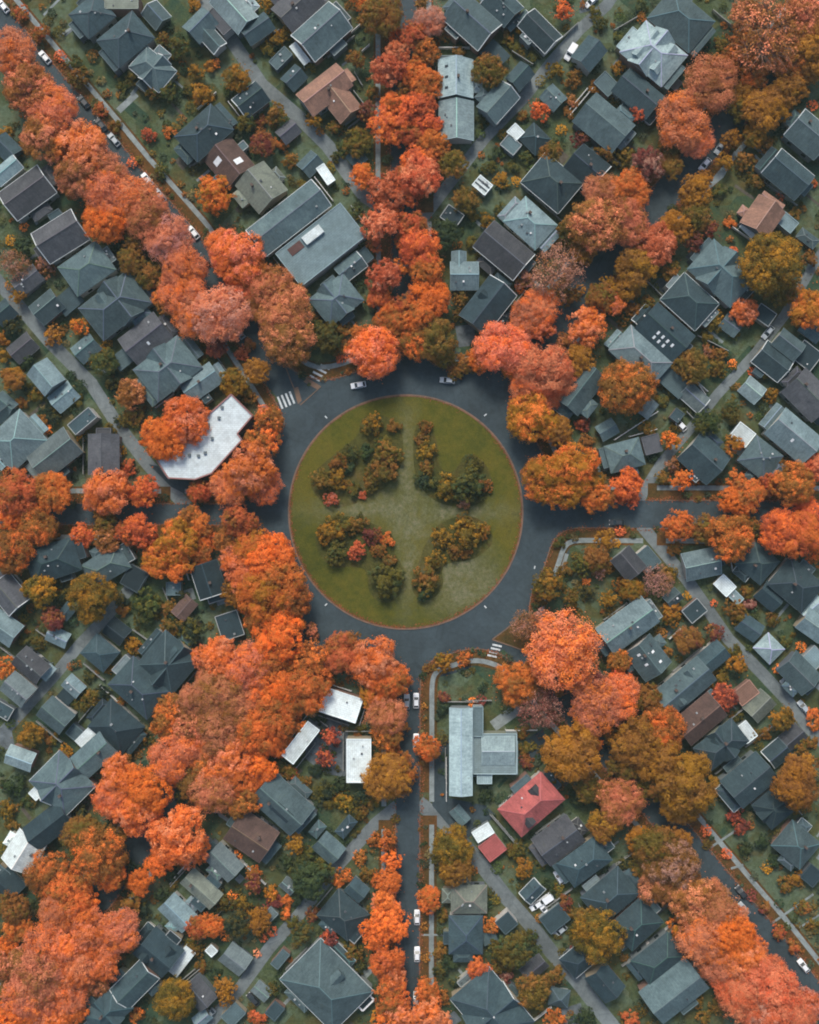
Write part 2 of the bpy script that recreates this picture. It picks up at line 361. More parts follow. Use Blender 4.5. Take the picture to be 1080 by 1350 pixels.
S 570 170 60 vg; 700 230 45 vg; 450 780 48 vb; 880 600 50 vg; 820 440 50 bc; 740 350 40 ge; 180 510 42 vb; 160 690 48 vb; 80 560 24 bo; 85 720 30 bo; 220 760 55 ge; 510 840 40 cp; 930 1050 55 ge; 640 620 45 vg; 530 770 45 vb; 460 250 35 gv; 250 860 40 ev; 160 800 45 ev; 860 500 40 vb; 180 940 45 bo; 450 420 30 vy; 690 520 28 by; 580 180 40 ev; 780 350 35 ve; 1040 280 35 ev
C 715 425 -35 w van; 672 455 -35 w; 718 485 50 w; 40 520 90 w; 40 715 90 w; 35 950 90 s; 790 310 60 w; 795 590 -40 s
F 590 385 665 325 w
F 715 470 860 365 g
F 810 730 885 672 w
P 34 905 830 1020 745
P 10 60 610 200 610
F 660 1060 750 990 w
@ 810 1080
H 122 562 230 185 -42 h d v
H 240 745 250 165 -38 h d
H 322 915 310 215 -38 g m v
H 968 142 200 180 40 h m
H 1045 300 90 95 40 f k
T 150 120 80 yb; 330 130 90 yb; 370 310 80 bs; 300 380 90 bs; 520 420 90 sb; 630 560 90 so; 690 680 90 so; 830 830 90 sr; 620 880 90 sr; 1040 1000 80 rp; 230 170 125 vb; 310 260 135 bp; 240 360 105 bs; 420 430 125 bs; 540 520 125 sb; 470 640 125 so; 620 640 125 oh; 560 760 115 so; 700 750 115 os; 760 860 125 sr; 690 960 115 sr; 880 950 130 sr; 820 1045 125 rp; 960 1045 110 sr; 1010 970 75 rp; 330 580 58 yo; 160 270 70 vb; 560 410 65 bp; 650 520 70 sp; 760 690 60 so
S 800 250 35 yv; 960 310 48 yb; 480 60 32 rb; 660 40 55 cr; 540 990 48 vb; 80 1060 60 rb; 720 400 32 cb; 800 470 38 bc; 850 220 45 ge; 780 120 45 eg; 700 160 45 ge; 900 350 50 bv; 1000 470 45 bv; 60 240 45 ev; 120 180 45 vb; 160 420 45 bv; 430 960 45 vb; 470 1050 45 vb; 870 600 45 rb; 940 680 40 rb; 590 180 30 rv; 1050 560 45 vb
C 685 475 50 s; 672 388 50 k; 1000 775 52 w
P 12 505 150 640 60
P 12 615 260 680 240
P 12 835 545 900 500 1050 395
P 10 970 575 1080 505
P 14 60 290 130 230 160 160
"""

# ------------------------------------------------------------------ helpers
def G(px, py, h=0.0):
    """ground position of what shows at photograph pixel (px, py) when it stands h metres high"""
    k = S * (1 - h / H)
    return ((px - 540) * k, -(py - 675) * k)

def tag(o, label=None, cat=None, group=None, kind=None):
    if label: o['label'] = label
    if cat: o['category'] = cat
    if group: o['group'] = group
    if kind: o['kind'] = kind
    return o

def new_mesh(name, verts, faces, mats=(), mi=None, smooth=False):
    me = bpy.data.meshes.new(name)
    me.from_pydata([tuple(v) for v in verts], [], faces)
    for m in mats: me.materials.append(m)
    if mi is not None: me.polygons.foreach_set('material_index', mi)
    if smooth: me.polygons.foreach_set('use_smooth', [True] * len(faces))
    me.update(); return me

def link(name, me, parent=None, color=None):
    o = bpy.data.objects.new(name, me); C.objects.link(o)
    if parent is not None: o.parent = parent
    if color is not None: o.color = (*color[:3], 1)
    return o

def empty(name, loc, rz=0):
    o = bpy.data.objects.new(name, None); C.objects.link(o)
    o.location = loc; o.rotation_euler = (0, 0, rz); o.empty_display_size = .5
    return o

class MB:
    def __init__(s): s.v = []; s.f = []; s.m = []
    def poly(s, pts, m=0):
        n = len(s.v); s.v += [tuple(p) for p in pts]; s.f.append(tuple(range(n, n + len(pts)))); s.m.append(m)
    def hexa(s, b, t, m=0):
        """solid between bottom loop b and top loop t (both counter-clockwise seen from above)"""
        n = len(s.v); k = len(b); s.v += [tuple(p) for p in b] + [tuple(p) for p in t]
        s.f.append(tuple(range(n + k - 1, n - 1, -1))); s.f.append(tuple(range(n + k, n + 2 * k)))
        for i in range(k):
            j = (i + 1) % k; s.f.append((n + i, n + j, n + k + j, n + k + i))
        s.m += [m] * (k + 2)
    def box(s, x0, x1, y0, y1, z0, z1, m=0):
        q = [(x0, y0), (x1, y0), (x1, y1), (x0, y1)]
        s.hexa([(x, y, z0) for x, y in q], [(x, y, z1) for x, y in q], m)
    def bar(s, a, b, w, h, m=0):
        """square bar from a to b, w wide, h high, centred"""
        a = Vector(a); b = Vector(b); d = (b - a)
        if d.length < 1e-4: return
        d.normalize(); up = Vector((0, 0, 1)); sd = d.cross(up)
        if sd.length < 1e-3: sd = Vector((1, 0, 0))
        sd.normalize(); u = sd.cross(d); sd *= w / 2; u *= h / 2
        p = [a - sd - u, a + sd - u, a + sd + u, a - sd + u]; q = [b - sd - u, b + sd - u, b + sd + u, b - sd + u]
        n = len(s.v); s.v += [tuple(x) for x in p + q]
        s.f += [(n + 3, n + 2, n + 1, n), (n + 4, n + 5, n + 6, n + 7)] + [(n + i, n + (i + 1) % 4, n + 4 + (i + 1) % 4, n + 4 + i) for i in range(4)]
        s.m += [m] * 6
    def tube(s, pts, rad, k=5, m=0):
        n0 = len(s.v)
        for i, (p, r) in enumerate(zip(pts, rad)):
            p = Vector(p)
            a = Vector(pts[max(i - 1, 0)]); b = Vector(pts[min(i + 1, len(pts) - 1)])
            d = (b - a).normalized(); x = d.orthogonal().normalized(); y = d.cross(x)
            for j in range(k):
                t = 2 * pi * j / k; s.v.append(tuple(p + x * (r * cos(t)) + y * (r * sin(t))))
        for i in range(len(pts) - 1):
            for j in range(k):
                a = n0 + i * k + j; b = n0 + i * k + (j + 1) % k
                s.f.append((a, b, b + k, a + k)); s.m.append(m)
    def mesh(s, name, mats, smooth=False): return new_mesh(name, s.v, s.f, mats, s.m, smooth)
    def build(s, name, mats, parent=None, color=None, smooth=False):
        return link(name, s.mesh(name, mats if isinstance(mats, (list, tuple)) else [mats], smooth), parent, color)

# ------------------------------------------------------------------ materials
class NT:
    def __init__(s, name):
        s.mat = bpy.data.materials.new(name); s.mat.use_nodes = True
        s.t = s.mat.node_tree; s.t.nodes.clear(); s.out = s.n('OutputMaterial')
    def n(s, t, **kw):
        o = s.t.nodes.new('ShaderNode' + t)
        for k, v in kw.items(): setattr(o, k, v)
        return o
    def l(s, a, b): s.t.links.new(a, b)
    def noise(s, vec, scale, detail=4, rough=.55, dist=0):
        o = s.n('TexNoise'); o.inputs['Scale'].default_value = scale; o.inputs['Detail'].default_value = detail
        o.inputs['Roughness'].default_value = rough; o.inputs['Distortion'].default_value = dist
        if vec is not None: s.l(vec, o.inputs['Vector'])
        return o.outputs['Fac']
    def ramp(s, fac, stops):
        o = s.n('ValToRGB'); e = o.color_ramp.elements
        while len(e) < len(stops): e.new(.5)
        for x, (p, c) in zip(e, stops):
            x.position = p; x.color = (*c, 1) if len(c) == 3 else c
        s.l(fac, o.inputs[0]); return o.outputs[0]
    def mix(s, fac, a, b, mode='MIX'):
        o = s.n('Mix', data_type='RGBA', blend_type=mode)
        for sock, v in ((o.inputs[0], fac), (o.inputs[6], a), (o.inputs[7], b)):
            if hasattr(v, 'is_output'): s.l(v, sock)
            else: sock.default_value = v if isinstance(v, (int, float)) else (*v, 1)
        return o.outputs[2]
    def math(s, op, a, b=0.0):
        o = s.n('Math', operation=op)
        for sock, v in ((o.inputs[0], a), (o.inputs[1], b)):
            if hasattr(v, 'is_output'): s.l(v, sock)
            else: sock.default_value = v
        return o.outputs[0]
    def rng(s, v, a, b, c, d):
        o = s.n('MapRange'); s.l(v, o.inputs[0])
        for i, x in enumerate((a, b, c, d)): o.inputs[i + 1].default_value = x
        return o.outputs[0]
    def bsdf(s, col, rough=.8, spec=.25, bump=None, bstr=.3, metal=0):
        o = s.n('BsdfPrincipled')
        if hasattr(col, 'is_output'): s.l(col, o.inputs['Base Color'])
        else: o.inputs['Base Color'].default_value = (*col, 1)
        if hasattr(rough, 'is_output'): s.l(rough, o.inputs['Roughness'])
        else: o.inputs['Roughness'].default_value = rough
        o.inputs['Specular IOR Level'].default_value = spec; o.inputs['Metallic'].default_value = metal
        if bump is not None:
            b = s.n('Bump'); b.inputs['Strength'].default_value = bstr; b.inputs['Distance'].default_value = .3
            s.l(bump, b.inputs['Height']); s.l(b.outputs[0], o.inputs['Normal'])
        return o
    def done(s, shader): s.l(shader.outputs[0], s.out.inputs[0]); return s.mat

def pos(t): return t.n('NewGeometry').outputs['Position']

def mat_ground(name, stops, litter=.5, lots=True):
    """turf, bare earth and leaf litter; every garden its own mix"""
    t = NT(name); p = pos(t)
    a = t.noise(p, .045, 3, .6, .4); b = t.noise(p, .3, 5, .65, .5); c = t.noise(p, 2.2, 4, .7)
    f = t.math('ADD', t.math('MULTIPLY', a, .5), t.math('ADD', t.math('MULTIPLY', b, .34), t.math('MULTIPLY', c, .16)))
    f = t.rng(f, .34, .66, 0, 1)
    if lots:
        mp = t.n('Mapping'); t.l(p, mp.inputs[0]); mp.inputs['Rotation'].default_value = (0, 0, .72)
        v = t.n('TexVoronoi', distance='CHEBYCHEV'); v.inputs['Scale'].default_value = .085; v.inputs['Randomness'].default_value = .8; t.l(mp.outputs[0], v.inputs['Vector'])
        s_ = t.n('SeparateColor'); t.l(v.outputs['Color'], s_.inputs[0])
        f = t.math('ADD', t.math('MULTIPLY', f, .5), t.math('MULTIPLY', s_.outputs[0], .5))
    col = t.ramp(f, stops)
    d = t.noise(p, .16, 6, .7, .3)
    lit = t.mix(c, (.20, .075, .02), (.10, .065, .02))
    col = t.mix(t.math('MULTIPLY', t.rng(d, .5, .68, 0, 1), litter), col, lit)
    k = t.rng(t.noise(p, 1.1, 5, .75), .3, .7, 0, 1)
    col = t.mix(1.0, col, t.ramp(k, [(0, (.6, .6, .6)), (1, (1.3, 1.3, 1.3))]), 'MULTIPLY')
    return t.done(t.bsdf(col, .95, .1, c, .5))

def mat_flat(name, base, var=.25, scale=.5, rough=.85, spec=.2, tint=None):
    """paving and the like: base colour with stains"""
    t = NT(name); p = pos(t)
    a = t.noise(p, scale, 5, .65, .5); b = t.noise(p, scale * 9, 4, .7)
    lo = tuple(x * (1 - var) for x in base); hi = tuple(min(1, x * (1 + var)) for x in base)
    if tint: hi = tint
    f = t.rng(t.math('ADD', t.math('MULTIPLY', a, .7), t.math('MULTIPLY', b, .3)), .35, .65, 0, 1)
    return t.done(t.bsdf(t.mix(f, lo, hi), rough, spec, b, .15))

def mat_asphalt(name, base):
    t = NT(name); p = pos(t)
    a = t.noise(p, .12, 4, .6, .8); b = t.noise(p, .9, 5, .7); c = t.noise(p, 12, 3, .7)
    mp = t.n('Mapping'); t.l(p, mp.inputs[0]); mp.inputs['Scale'].default_value = (1, 1, 1)
    v = t.n('TexVoronoi', feature='DISTANCE_TO_EDGE'); v.inputs['Scale'].default_value = .16; t.l(p, v.inputs['Vector'])
    v2 = t.n('TexVoronoi', distance='CHEBYCHEV'); v2.inputs['Scale'].default_value = .09; t.l(p, v2.inputs['Vector'])
    sc = t.n('SeparateColor'); t.l(v2.outputs['Color'], sc.inputs[0])
    f = t.rng(t.math('ADD', t.math('ADD', t.math('MULTIPLY', a, .5), t.math('MULTIPLY', b, .4)), t.math('MULTIPLY', sc.outputs[0], .1)), .36, .64, 0, 1)
    col = t.mix(f, tuple(x * .7 for x in base), tuple(x * 1.4 for x in base))
    seam = t.math('MULTIPLY', t.rng(v.outputs['Distance'], 0, .02, .35, 0), 1.0)
    col = t.mix(seam, col, tuple(x * .45 for x in base))
    return t.done(t.bsdf(col, .8, .3, c, .2))

def mat_roof():
    """shingle roof: the object's own colour, weathered in streaks down the slope and blotches, with course lines"""
    t = NT('roof_shingle'); p = pos(t)
    oc = t.n('ObjectInfo'); tc = t.n('TexCoord').outputs['Object']
    a = t.noise(p, .25, 5, .65, .6); b = t.noise(p, 1.6, 5, .75)
    mp = t.n('Mapping'); t.l(tc, mp.inputs[0]); mp.inputs['Scale'].default_value = (2.4, .35, .35)
    st = t.noise(mp.outputs[0], 1.0, 4, .7)
    f = t.math('ADD', t.math('MULTIPLY', a, .4), t.math('ADD', t.math('MULTIPLY', b, .35), t.math('MULTIPLY', st, .25)))
    m = t.ramp(t.rng(f, .34, .66, 0, 1), [(0, (.48, .5, .5)), (.5, (.98, .98, .98)), (1, (1.62, 1.58, 1.48))])
    col = t.mix(1.0, oc.outputs['Color'], m, 'MULTIPLY')
    moss = t.rng(t.noise(p, .5, 6, .75, .4), .6, .74, 0, .45)
    col = t.mix(moss, col, (.075, .075, .03))
    w = t.n('TexWave', bands_direction='Y'); t.l(tc, w.inputs[0]); w.inputs['Scale'].default_value = 1.1; w.inputs['Distortion'].default_value = .6
    h = t.math('ADD', w.outputs['Fac'], b)
    return t.done(t.bsdf(col, .82, .3, h, .35))

def mat_obj(name, rough=.8, spec=.2, var=.2, scale=1.2, seams=False):
    t = NT(name); p = pos(t); oc = t.n('ObjectInfo')
    a = t.noise(p, scale, 5, .7, .3)
    m = t.ramp(t.rng(a, .3, .7, 0, 1), [(0, (1 - var,) * 3), (1, (1 + var * .6,) * 3)])
    if seams:
        tc = t.n('TexCoord').outputs['Object']
        br = t.n('TexBrick'); t.l(tc, br.inputs[0]); br.inputs['Scale'].default_value = .42; br.inputs['Mortar Size'].default_value = .018; br.inputs['Color1'].default_value = (1, 1, 1, 1); br.inputs['Color2'].default_value = (.93, .94, .94, 1); br.inputs['Mortar'].default_value = (.72, .74, .75, 1)
        m = t.mix(1.0, m, br.outputs['Color'], 'MULTIPLY')
        st = t.rng(t.noise(p, .22, 6, .75, .6), .5, .66, 0, .5); m = t.mix(st, m, (.62, .62, .58))
    return t.done(t.bsdf(t.mix(1.0, oc.outputs['Color'], m, 'MULTIPLY'), rough, spec))

def mat_leaf():
    """leaves: the plant's two leaf colours in patches, each clump and each leaf a little different"""
    t = NT('leaves'); p = pos(t); oc = t.n('ObjectInfo')
    t2 = t.n('Attribute', attribute_type='OBJECT', attribute_name='tint')
    tone = t.n('Attribute', attribute_type='GEOMETRY', attribute_name='tone')
    patch = t.noise(p, .2, 3, .6, .3)
    ton = tone.outputs['Fac']
    f = t.math('ADD', patch, t.math('MULTIPLY', t.math('SUBTRACT', ton, .5), .34))
    col = t.mix(t.rng(f, .44, .66, 0, 1), oc.outputs['Color'], t2.outputs['Color'])
    v = t.ramp(ton, [(0, (.74, .70, .68)), (.5, (1, 1, 1)), (1, (1.2, 1.25, 1.3))])
    col = t.mix(1.0, col, v, 'MULTIPLY')
    d = t.bsdf(col, .65, .2)
    tr = t.n('BsdfTranslucent'); t.l(col, tr.inputs[0])
    mx = t.n('MixShader'); mx.inputs[0].default_value = .34
    t.l(d.outputs[0], mx.inputs[1]); t.l(tr.outputs[0], mx.inputs[2])
    return t.done(mx)

def mat_attr(name, rough=.9):
    """small plants and fallen leaves on the ground: one colour per leaf"""
    t = NT(name); a = t.n('Attribute', attribute_type='GEOMETRY', attribute_name='leafcol')
    return t.done(t.bsdf(a.outputs['Color'], rough, .1))

def mat_bark(name, c):
    t = NT(name); p = pos(t); a = t.noise(p, 3, 5, .7)
    return t.done(t.bsdf(t.mix(a, tuple(x * .6 for x in c), tuple(x * 1.3 for x in c)), .9, .1, a, .5))

GREENS = [(0, (.020, .044, .030)), (.22, (.034, .066, .040)), (.4, (.066, .086, .036)), (.55, (.095, .132, .084)), (.7, (.066, .078, .030)), (.85, (.090, .082, .034)), (1, (.130, .148, .108))]
M_ground = mat_ground('yard_ground', GREENS, .32)
M_verge = mat_ground('verge_ground', [(0, (.035, .034, .012)), (.4, (.075, .05, .016)), (.7, (.12, .055, .018)), (1, (.11, .08, .03))], .8, False)
M_asph = mat_asphalt('asphalt', (.034, .051, .060))
M_alley = mat_asphalt('old_asphalt', (.125, .148, .152))
M_conc = mat_flat('concrete', (.20, .235, .235), .35, .4)
M_patio = mat_flat('paving', (.10, .12, .13), .45, .5)
M_deck = mat_flat('weathered_boards', (.085, .075, .06), .4, .7)
M_kerb = mat_flat('kerb_stone', (.19, .16, .13), .45, .6, tint=(.22, .13, .085))
M_rim = mat_flat('leafy_rim', (.15, .075, .045), .5, .6, tint=(.24, .11, .07))
M_paint = mat_flat('road_paint', (.50, .55, .56), .4, 1.5)
M_roof = mat_roof()
M_flat = mat_obj('roof_membrane', .75, .25, .25, .5, True)
M_wall = mat_obj('house_siding', .8, .2, .15)
M_trim = mat_obj('painted_trim', .6, .3, .15)
M_brick = mat_flat('chimney_brick', (.10, .075, .065), .35, 3)
M_glass = NT('window_glass'); M_glass = M_glass.done(M_glass.bsdf((.02, .03, .035), .12, .5))
M_leaf = mat_leaf(); M_low = mat_attr('low_plants'); M_fall = mat_attr('leaf_litter')
M_bark = mat_bark('bark', (.085, .06, .042)); M_barkp = mat_bark('pale_bark', (.24, .14, .10))
M_soil = mat_ground('bed_soil', [(0, (.036, .044, .013)), (.4, (.062, .064, .016)), (.7, (.085, .078, .022)), (1, (.11, .105, .06))], .3, False)

def mat_park():
    t = NT('park_grass'); p = pos(t)
    sx = t.n('SeparateXYZ'); t.l(p, sx.inputs[0])
    a = t.noise(p, .05, 4, .6, .6); b = t.noise(p, .5, 5, .7); c = t.noise(p, 3.0, 4, .7)
    f = t.rng(t.math('ADD', t.math('MULTIPLY', a, .6), t.math('MULTIPLY', b, .4)), .33, .67, 0, 1)
    lush = t.ramp(f, [(0, (.044, .054, .011)), (.4, (.078, .080, .012)), (.75, (.110, .096, .015)), (1, (.075, .074, .018))])
    worn = t.ramp(t.rng(t.noise(p, .9, 5, .75), .3, .7, 0, 1), [(0, (.075, .082, .036)), (.5, (.135, .138, .070)), (1, (.20, .175, .110))])
    # worn, paler turf where people walk: along the two cross walks, the middle and the lower right lawn
    cx, cy = G(536, 674)
    dx = t.math('ABSOLUTE', t.math('SUBTRACT', sx.outputs[0], cx)); dy = t.math('ABSOLUTE', t.math('SUBTRACT', sx.outputs[1], cy))
    lane = t.rng(t.math('ADD', t.math('MINIMUM', dx, dy), t.math('MULTIPLY', t.math('SUBTRACT', b, .5), 13.0)), .2, 5.0, .85, 0)
    rr = t.math('SQRT', t.math('ADD', t.math('MULTIPLY', dx, dx), t.math('MULTIPLY', dy, dy)))
    lane = t.math('MULTIPLY', lane, t.rng(rr, 16, 32, 1, .25))
    mid = t.rng(t.math('ADD', rr, t.math('MULTIPLY', t.math('SUBTRACT', b, .5), 16.0)), 3, 17, .8, 0)
    x2, y2 = G(606, 762)
    e1 = t.math('SUBTRACT', sx.outputs[0], x2); e2 = t.math('SUBTRACT', sx.outputs[1], y2)
    r2 = t.rng(t.math('SQRT', t.math('ADD', t.math('MULTIPLY', e1, e1), t.math('MULTIPLY', e2, e2))), 4, 16, .95, 0)
    w = t.math('MAXIMUM', t.math('MAXIMUM', lane, mid), r2)
    w = t.math('MULTIPLY', w, t.rng(t.noise(p, .16, 5, .7, .8), .36, .62, .35, 1.35))
    w = t.math('MINIMUM', w, 1.0)
    col = t.mix(w, lush, worn)
    k = t.ramp(c, [(.25, (.7, .7, .7)), (.75, (1.25, 1.25, 1.25))])
    return t.done(t.bsdf(t.mix(1.0, col, k, 'MULTIPLY'), .95, .1, c, .4))
M_park = mat_park()

# ------------------------------------------------------------------ street plan (photograph pixels)
CX, CY = 535.0, 675.0
SPOKES = [  # name, centre line from the roundabout outwards, width
    ('top street', [(536, 490), (533, 420), (532, 250), (532, -60)], 33, 11),
    ('upper-right avenue', [(655, 520), (720, 442), (780, 366), (892, 240), (960, 160), (1010, 98), (1130, -50)], 38, 17),
    ('right street', [(720, 677), (860, 678), (1140, 679)], 36, 12),
    ('lower-right avenue', [(655, 820), (698, 866), (752, 931), (906, 1113), (971, 1191), (1008, 1233), (1061, 1300), (1130, 1386)], 36, 17),
    ('bottom street', [(538, 860), (538, 960), (537, 1420)], 31, 9),
    ('lower-left avenue', [(418, 818), (370, 877), (225, 1057), (165, 1140), (-30, 1390)], 36, 16),
    ('left street', [(350, 678), (200, 678), (-60, 677)], 27, 10),
    ('upper-left avenue', [(395, 533), (360, 488), (326, 436), (246, 318), (171, 233), (126, 178), (56, 96), (-40, -20)], 36, 17)]
ALLEYS = [  # the alley between spoke i and i+1
    [(812, -12), (800, 7), (765, 38), (727, 82), (690, 130), (640, 181), (590, 245), (556, 290)],
    [(1110, 300), (1075, 345), (1035, 415), (995, 467), (945, 521), (918, 556), (872, 610), (850, 645), (842, 665)],
    [(845, 692), (862, 712), (905, 763), (935, 806), (960, 842), (1005, 888), (1035, 920), (1067, 960), (1120, 1015)],
    [(552, 1058), (590, 1088), (635, 1140), (665, 1180), (702, 1222), (727, 1255), (760, 1292), (795, 1337), (830, 1380)],
    [(524, 1062), (495, 1086), (450, 1136), (395, 1205), (355, 1250), (315, 1305), (282, 1342), (250, 1380)],
    [(-30, 1000), (0, 970), (32, 935), (75, 887), (105, 850), (137, 817), (180, 765), (218, 715), (232, 690)],
    [(246, 668), (225, 645), (195, 612), (155, 560), (120, 505), (92, 477), (65, 450), (37, 417), (5, 380), (-40, 325)],
    [(518, 282), (480, 258), (432, 192), (395, 155), (345, 112), (295, 37), (250, -30)]]
ALLEY_W = [15, 13, 16, 19, 16, 15, 17, 18]

def offset(pl, d):
    """polyline moved d pixels to its right-hand side as drawn (y down)"""
    out = []
    for i in range(len(pl)):
        a = pl[max(i - 1, 0)]; b = pl[min(i + 1, len(pl) - 1)]
        dx, dy = b[0] - a[0], b[1] - a[1]; n = hypot(dx, dy) or 1
        out.append((pl[i][0] - dy / n * d, pl[i][1] + dx / n * d))
    return out

def resample(pl, step):
    out = [pl[0]]
    for a, b in zip(pl, pl[1:]):
        n = max(1, int(hypot(b[0] - a[0], b[1] - a[1]) / step))
        out += [(a[0] + (b[0] - a[0]) * i / n, a[1] + (b[1] - a[1]) * i / n) for i in range(1, n + 1)]
    return out

def ribbon(name, pl, w, z, mat, h=0.0, parent=None):
    a = offset(pl, w / 2); b = offset(pl, -w / 2); m = MB()
    A = [G(*p) for p in a]; B = [G(*p) for p in b]
    for i in range(len(pl) - 1):
        q = [A[i], A[i + 1], B[i + 1], B[i]]
        if h:
            m.hexa([(x, y, z) for x, y in q], [(x, y, z + h) for x, y in q])
        else: m.poly([(x, y, z) for x, y in q])
    return m.build(name, mat, parent)

# raster of what stands where, in photograph pixels, to keep loose planting off roads and houses
PAD = 40
OCC = np.zeros((1350 + 2 * PAD, 1080 + 2 * PAD), bool); ROAD = OCC.copy()
yy, xx = np.mgrid[0:OCC.shape[0], 0:OCC.shape[1]]; xx = xx - PAD; yy = yy - PAD
def raster_line(mask, pl, w):
    for a, b in zip(pl, pl[1:]):
        dx, dy = b[0] - a[0], b[1] - a[1]; L2 = dx * dx + dy * dy or 1
        t = np.clip(((xx - a[0]) * dx + (yy - a[1]) * dy) / L2, 0, 1)
        mask |= (xx - a[0] - t * dx) ** 2 + (yy - a[1] - t * dy) ** 2 < (w / 2) ** 2
ALLEYM = OCC.copy()
for (nm, pl, w, mo) in SPOKES: raster_line(ROAD, pl, w)
for pl, w in zip(ALLEYS, ALLEY_W): raster_line(ALLEYM, pl, w + 3)
RING = (xx - CX) ** 2 + (yy - CY) ** 2
ROAD |= (RING < 197 ** 2)
def hit(mask, x, y):
    i, j = int(round(y)) + PAD, int(round(x)) + PAD
    return 0 <= i < mask.shape[0] and 0 <= j < mask.shape[1] and mask[i, j]

def disc(name, r0, r1, z, mat, h=0, n=160):
    m = MB()
    for i in range(n):
        a, b = 2 * pi * i / n, 2 * pi * (i + 1) / n
        P = lambda r, t: G(CX + r * cos(t), CY + r * sin(t))
        if r0 == 0:
            q = [P(0, 0), P(r1, b), P(r1, a)]
        else: q = [P(r0, a), P(r0, b), P(r1, b), P(r1, a)]
        if h: m.hexa([(x, y, z) for x, y in q], [(x, y, z + h) for x, y in q])
        else: m.poly([(x, y, z) for x, y in q])
    return m.build(name, mat)

g = MB(); g.poly([(-900, -900, 0), (900, -900, 0), (900, 900, 0), (-900, 900, 0)])
tag(g.build('ground', M_ground), kind='structure')
for i, (pl, w) in enumerate(zip(ALLEYS, ALLEY_W)):
    tag(ribbon('alley_road', resample(pl, 12), w, .012 if i % 2 else .016, M_alley), kind='structure')
for i, (nm, pl, w, mo) in enumerate(SPOKES):
    tag(ribbon('road', resample(pl, 14), w, .021, M_asph), kind='structure')
tag(disc('roundabout_road', 150, 222, .027, M_asph), kind='structure')
tag(disc('park_lawn', 0, 152.2, .14, M_park), kind='structure')
tag(disc('park_kerb', 153.6, 155.2, .0, M_kerb, .19), kind='structure')
tag(disc('park_rim_path', 152.2, 153.6, .0, M_rim, .155), kind='structure')

# kerbs, verges and sidewalks of the eight blocks
def arc(r, t0, t1, n):
    return [(CX + r * cos(t0 + (t1 - t0) * i / n), CY + r * sin(t0 + (t1 - t0) * i / n)) for i in range(n + 1)]
def ang(p): return atan2(p[1] - CY, p[0] - CX)
def keep_runs(pl, mask):
    run = []
    for p in pl:
        if hit(mask, *p):
            if len(run) > 1: yield run
            run = []
        else: run.append(p)
    if len(run) > 1: yield run
VERGE = []
for i in range(8):
    n0, a0, w0, m0 = SPOKES[i]; n1, a1, w1, m1 = SPOKES[(i + 1) % 8]
    av0, av1 = (i % 2 == 1), ((i + 1) % 2 == 1)
    e0 = [p for p in resample(offset(a0, w0 / 2), 6) if hypot(p[0] - CX, p[1] - CY) > (262 if av0 else 226)]   # clockwise edge of the first street
    e1 = [p for p in resample(offset(a1, -w1 / 2), 6) if hypot(p[0] - CX, p[1] - CY) > (262 if av1 else 226)]
    t0 = ang(a0[0]) + R(23 if i == 7 else m0 + 2); t1 = ang(a1[0]) - R(9 if i == 6 else m1 + 2)
    if t1 < t0: t1 += 2 * pi
    ar = arc(195.5, t0, t1, 26)
    def bez(p, q, d):   # p: street edge point, q: arc end; d: direction of the street towards the circle
        s_ = hypot(q[0] - p[0], q[1] - p[1]) * .62
        c = (p[0] + d[0] * s_, p[1] + d[1] * s_)
        return [((1 - t) ** 2 * p[0] + 2 * t * (1 - t) * c[0] + t * t * q[0], (1 - t) ** 2 * p[1] + 2 * t * (1 - t) * c[1] + t * t * q[1]) for t in [k / 8 for k in range(1, 8)]]
    def dirn(e):
        dx, dy = e[0][0] - e[3][0], e[0][1] - e[3][1]; n = hypot(dx, dy); return (dx / n, dy / n)
    line = list(reversed(e0)) + bez(e0[0], ar[0], dirn(e0)) + ar + list(reversed(bez(e1[0], ar[-1], dirn(e1)))) + e1
    line = resample(line, 6)
    # smooth a little
    for _ in range(3):
        line = [line[0]] + [((a[0] + 2 * b[0] + c[0]) / 4, (a[1] + 2 * b[1] + c[1]) / 4) for a, b, c in zip(line, line[1:], line[2:])] + [line[-1]]
    VERGE.append(line)
    vg = offset(line, -13.0)
    for run in keep_runs(line, ALLEYM):
        tag(ribbon('kerb', offset(run, -.5), 1.2, 0, M_kerb, .15), kind='structure')
        tag(ribbon('verge', offset(run, -12), 22.0, .0335, M_verge), kind='structure')
    for run in keep_runs(offset(line, -(17 if i not in (3, 4) else 16)), ALLEYM):
        tag(ribbon('sidewalk', run, 6.4, 0, M_conc, .11), kind='structure')
    raster_line(ALLEYM, offset(line, -17)[::3], 9)
ROADALL = ROAD | ALLEYM

# painted crossings and small arrows
pm = MB()
def stripe(x, y, L, w, a, z=.036):
    c, s_ = cos(R(a)), sin(R(a))
    q = [(x + c * u * L / 2 - s_ * v * w / 2, y + s_ * u * L / 2 + c * v * w / 2) for u, v in ((-1, -1), (1, -1), (1, 1), (-1, 1))]
    pm.poly([(*G(*p), z) for p in reversed(q)])
for k in range(4): stripe(428 - 4.3 * k, 483.5 + 5.0 * k, 15, 2.7, 27)
for k in range(4): stripe(369.5 + 5.2 * k, 531 - 2.3 * k, 17, 2.6, 68)
for k in range(4): stripe(655.5 - 2.2 * k, 851 + 4.6 * k, 12.5, 2.4, 12)
for x, y, a in ((430, 550, 45), (430, 797, -45), (640, 547, -40), (640, 800, 48), (705, 748, 100)): stripe(x, y, 4, 1.5, a)
tag(pm.build('road_marking', M_paint), kind='structure')

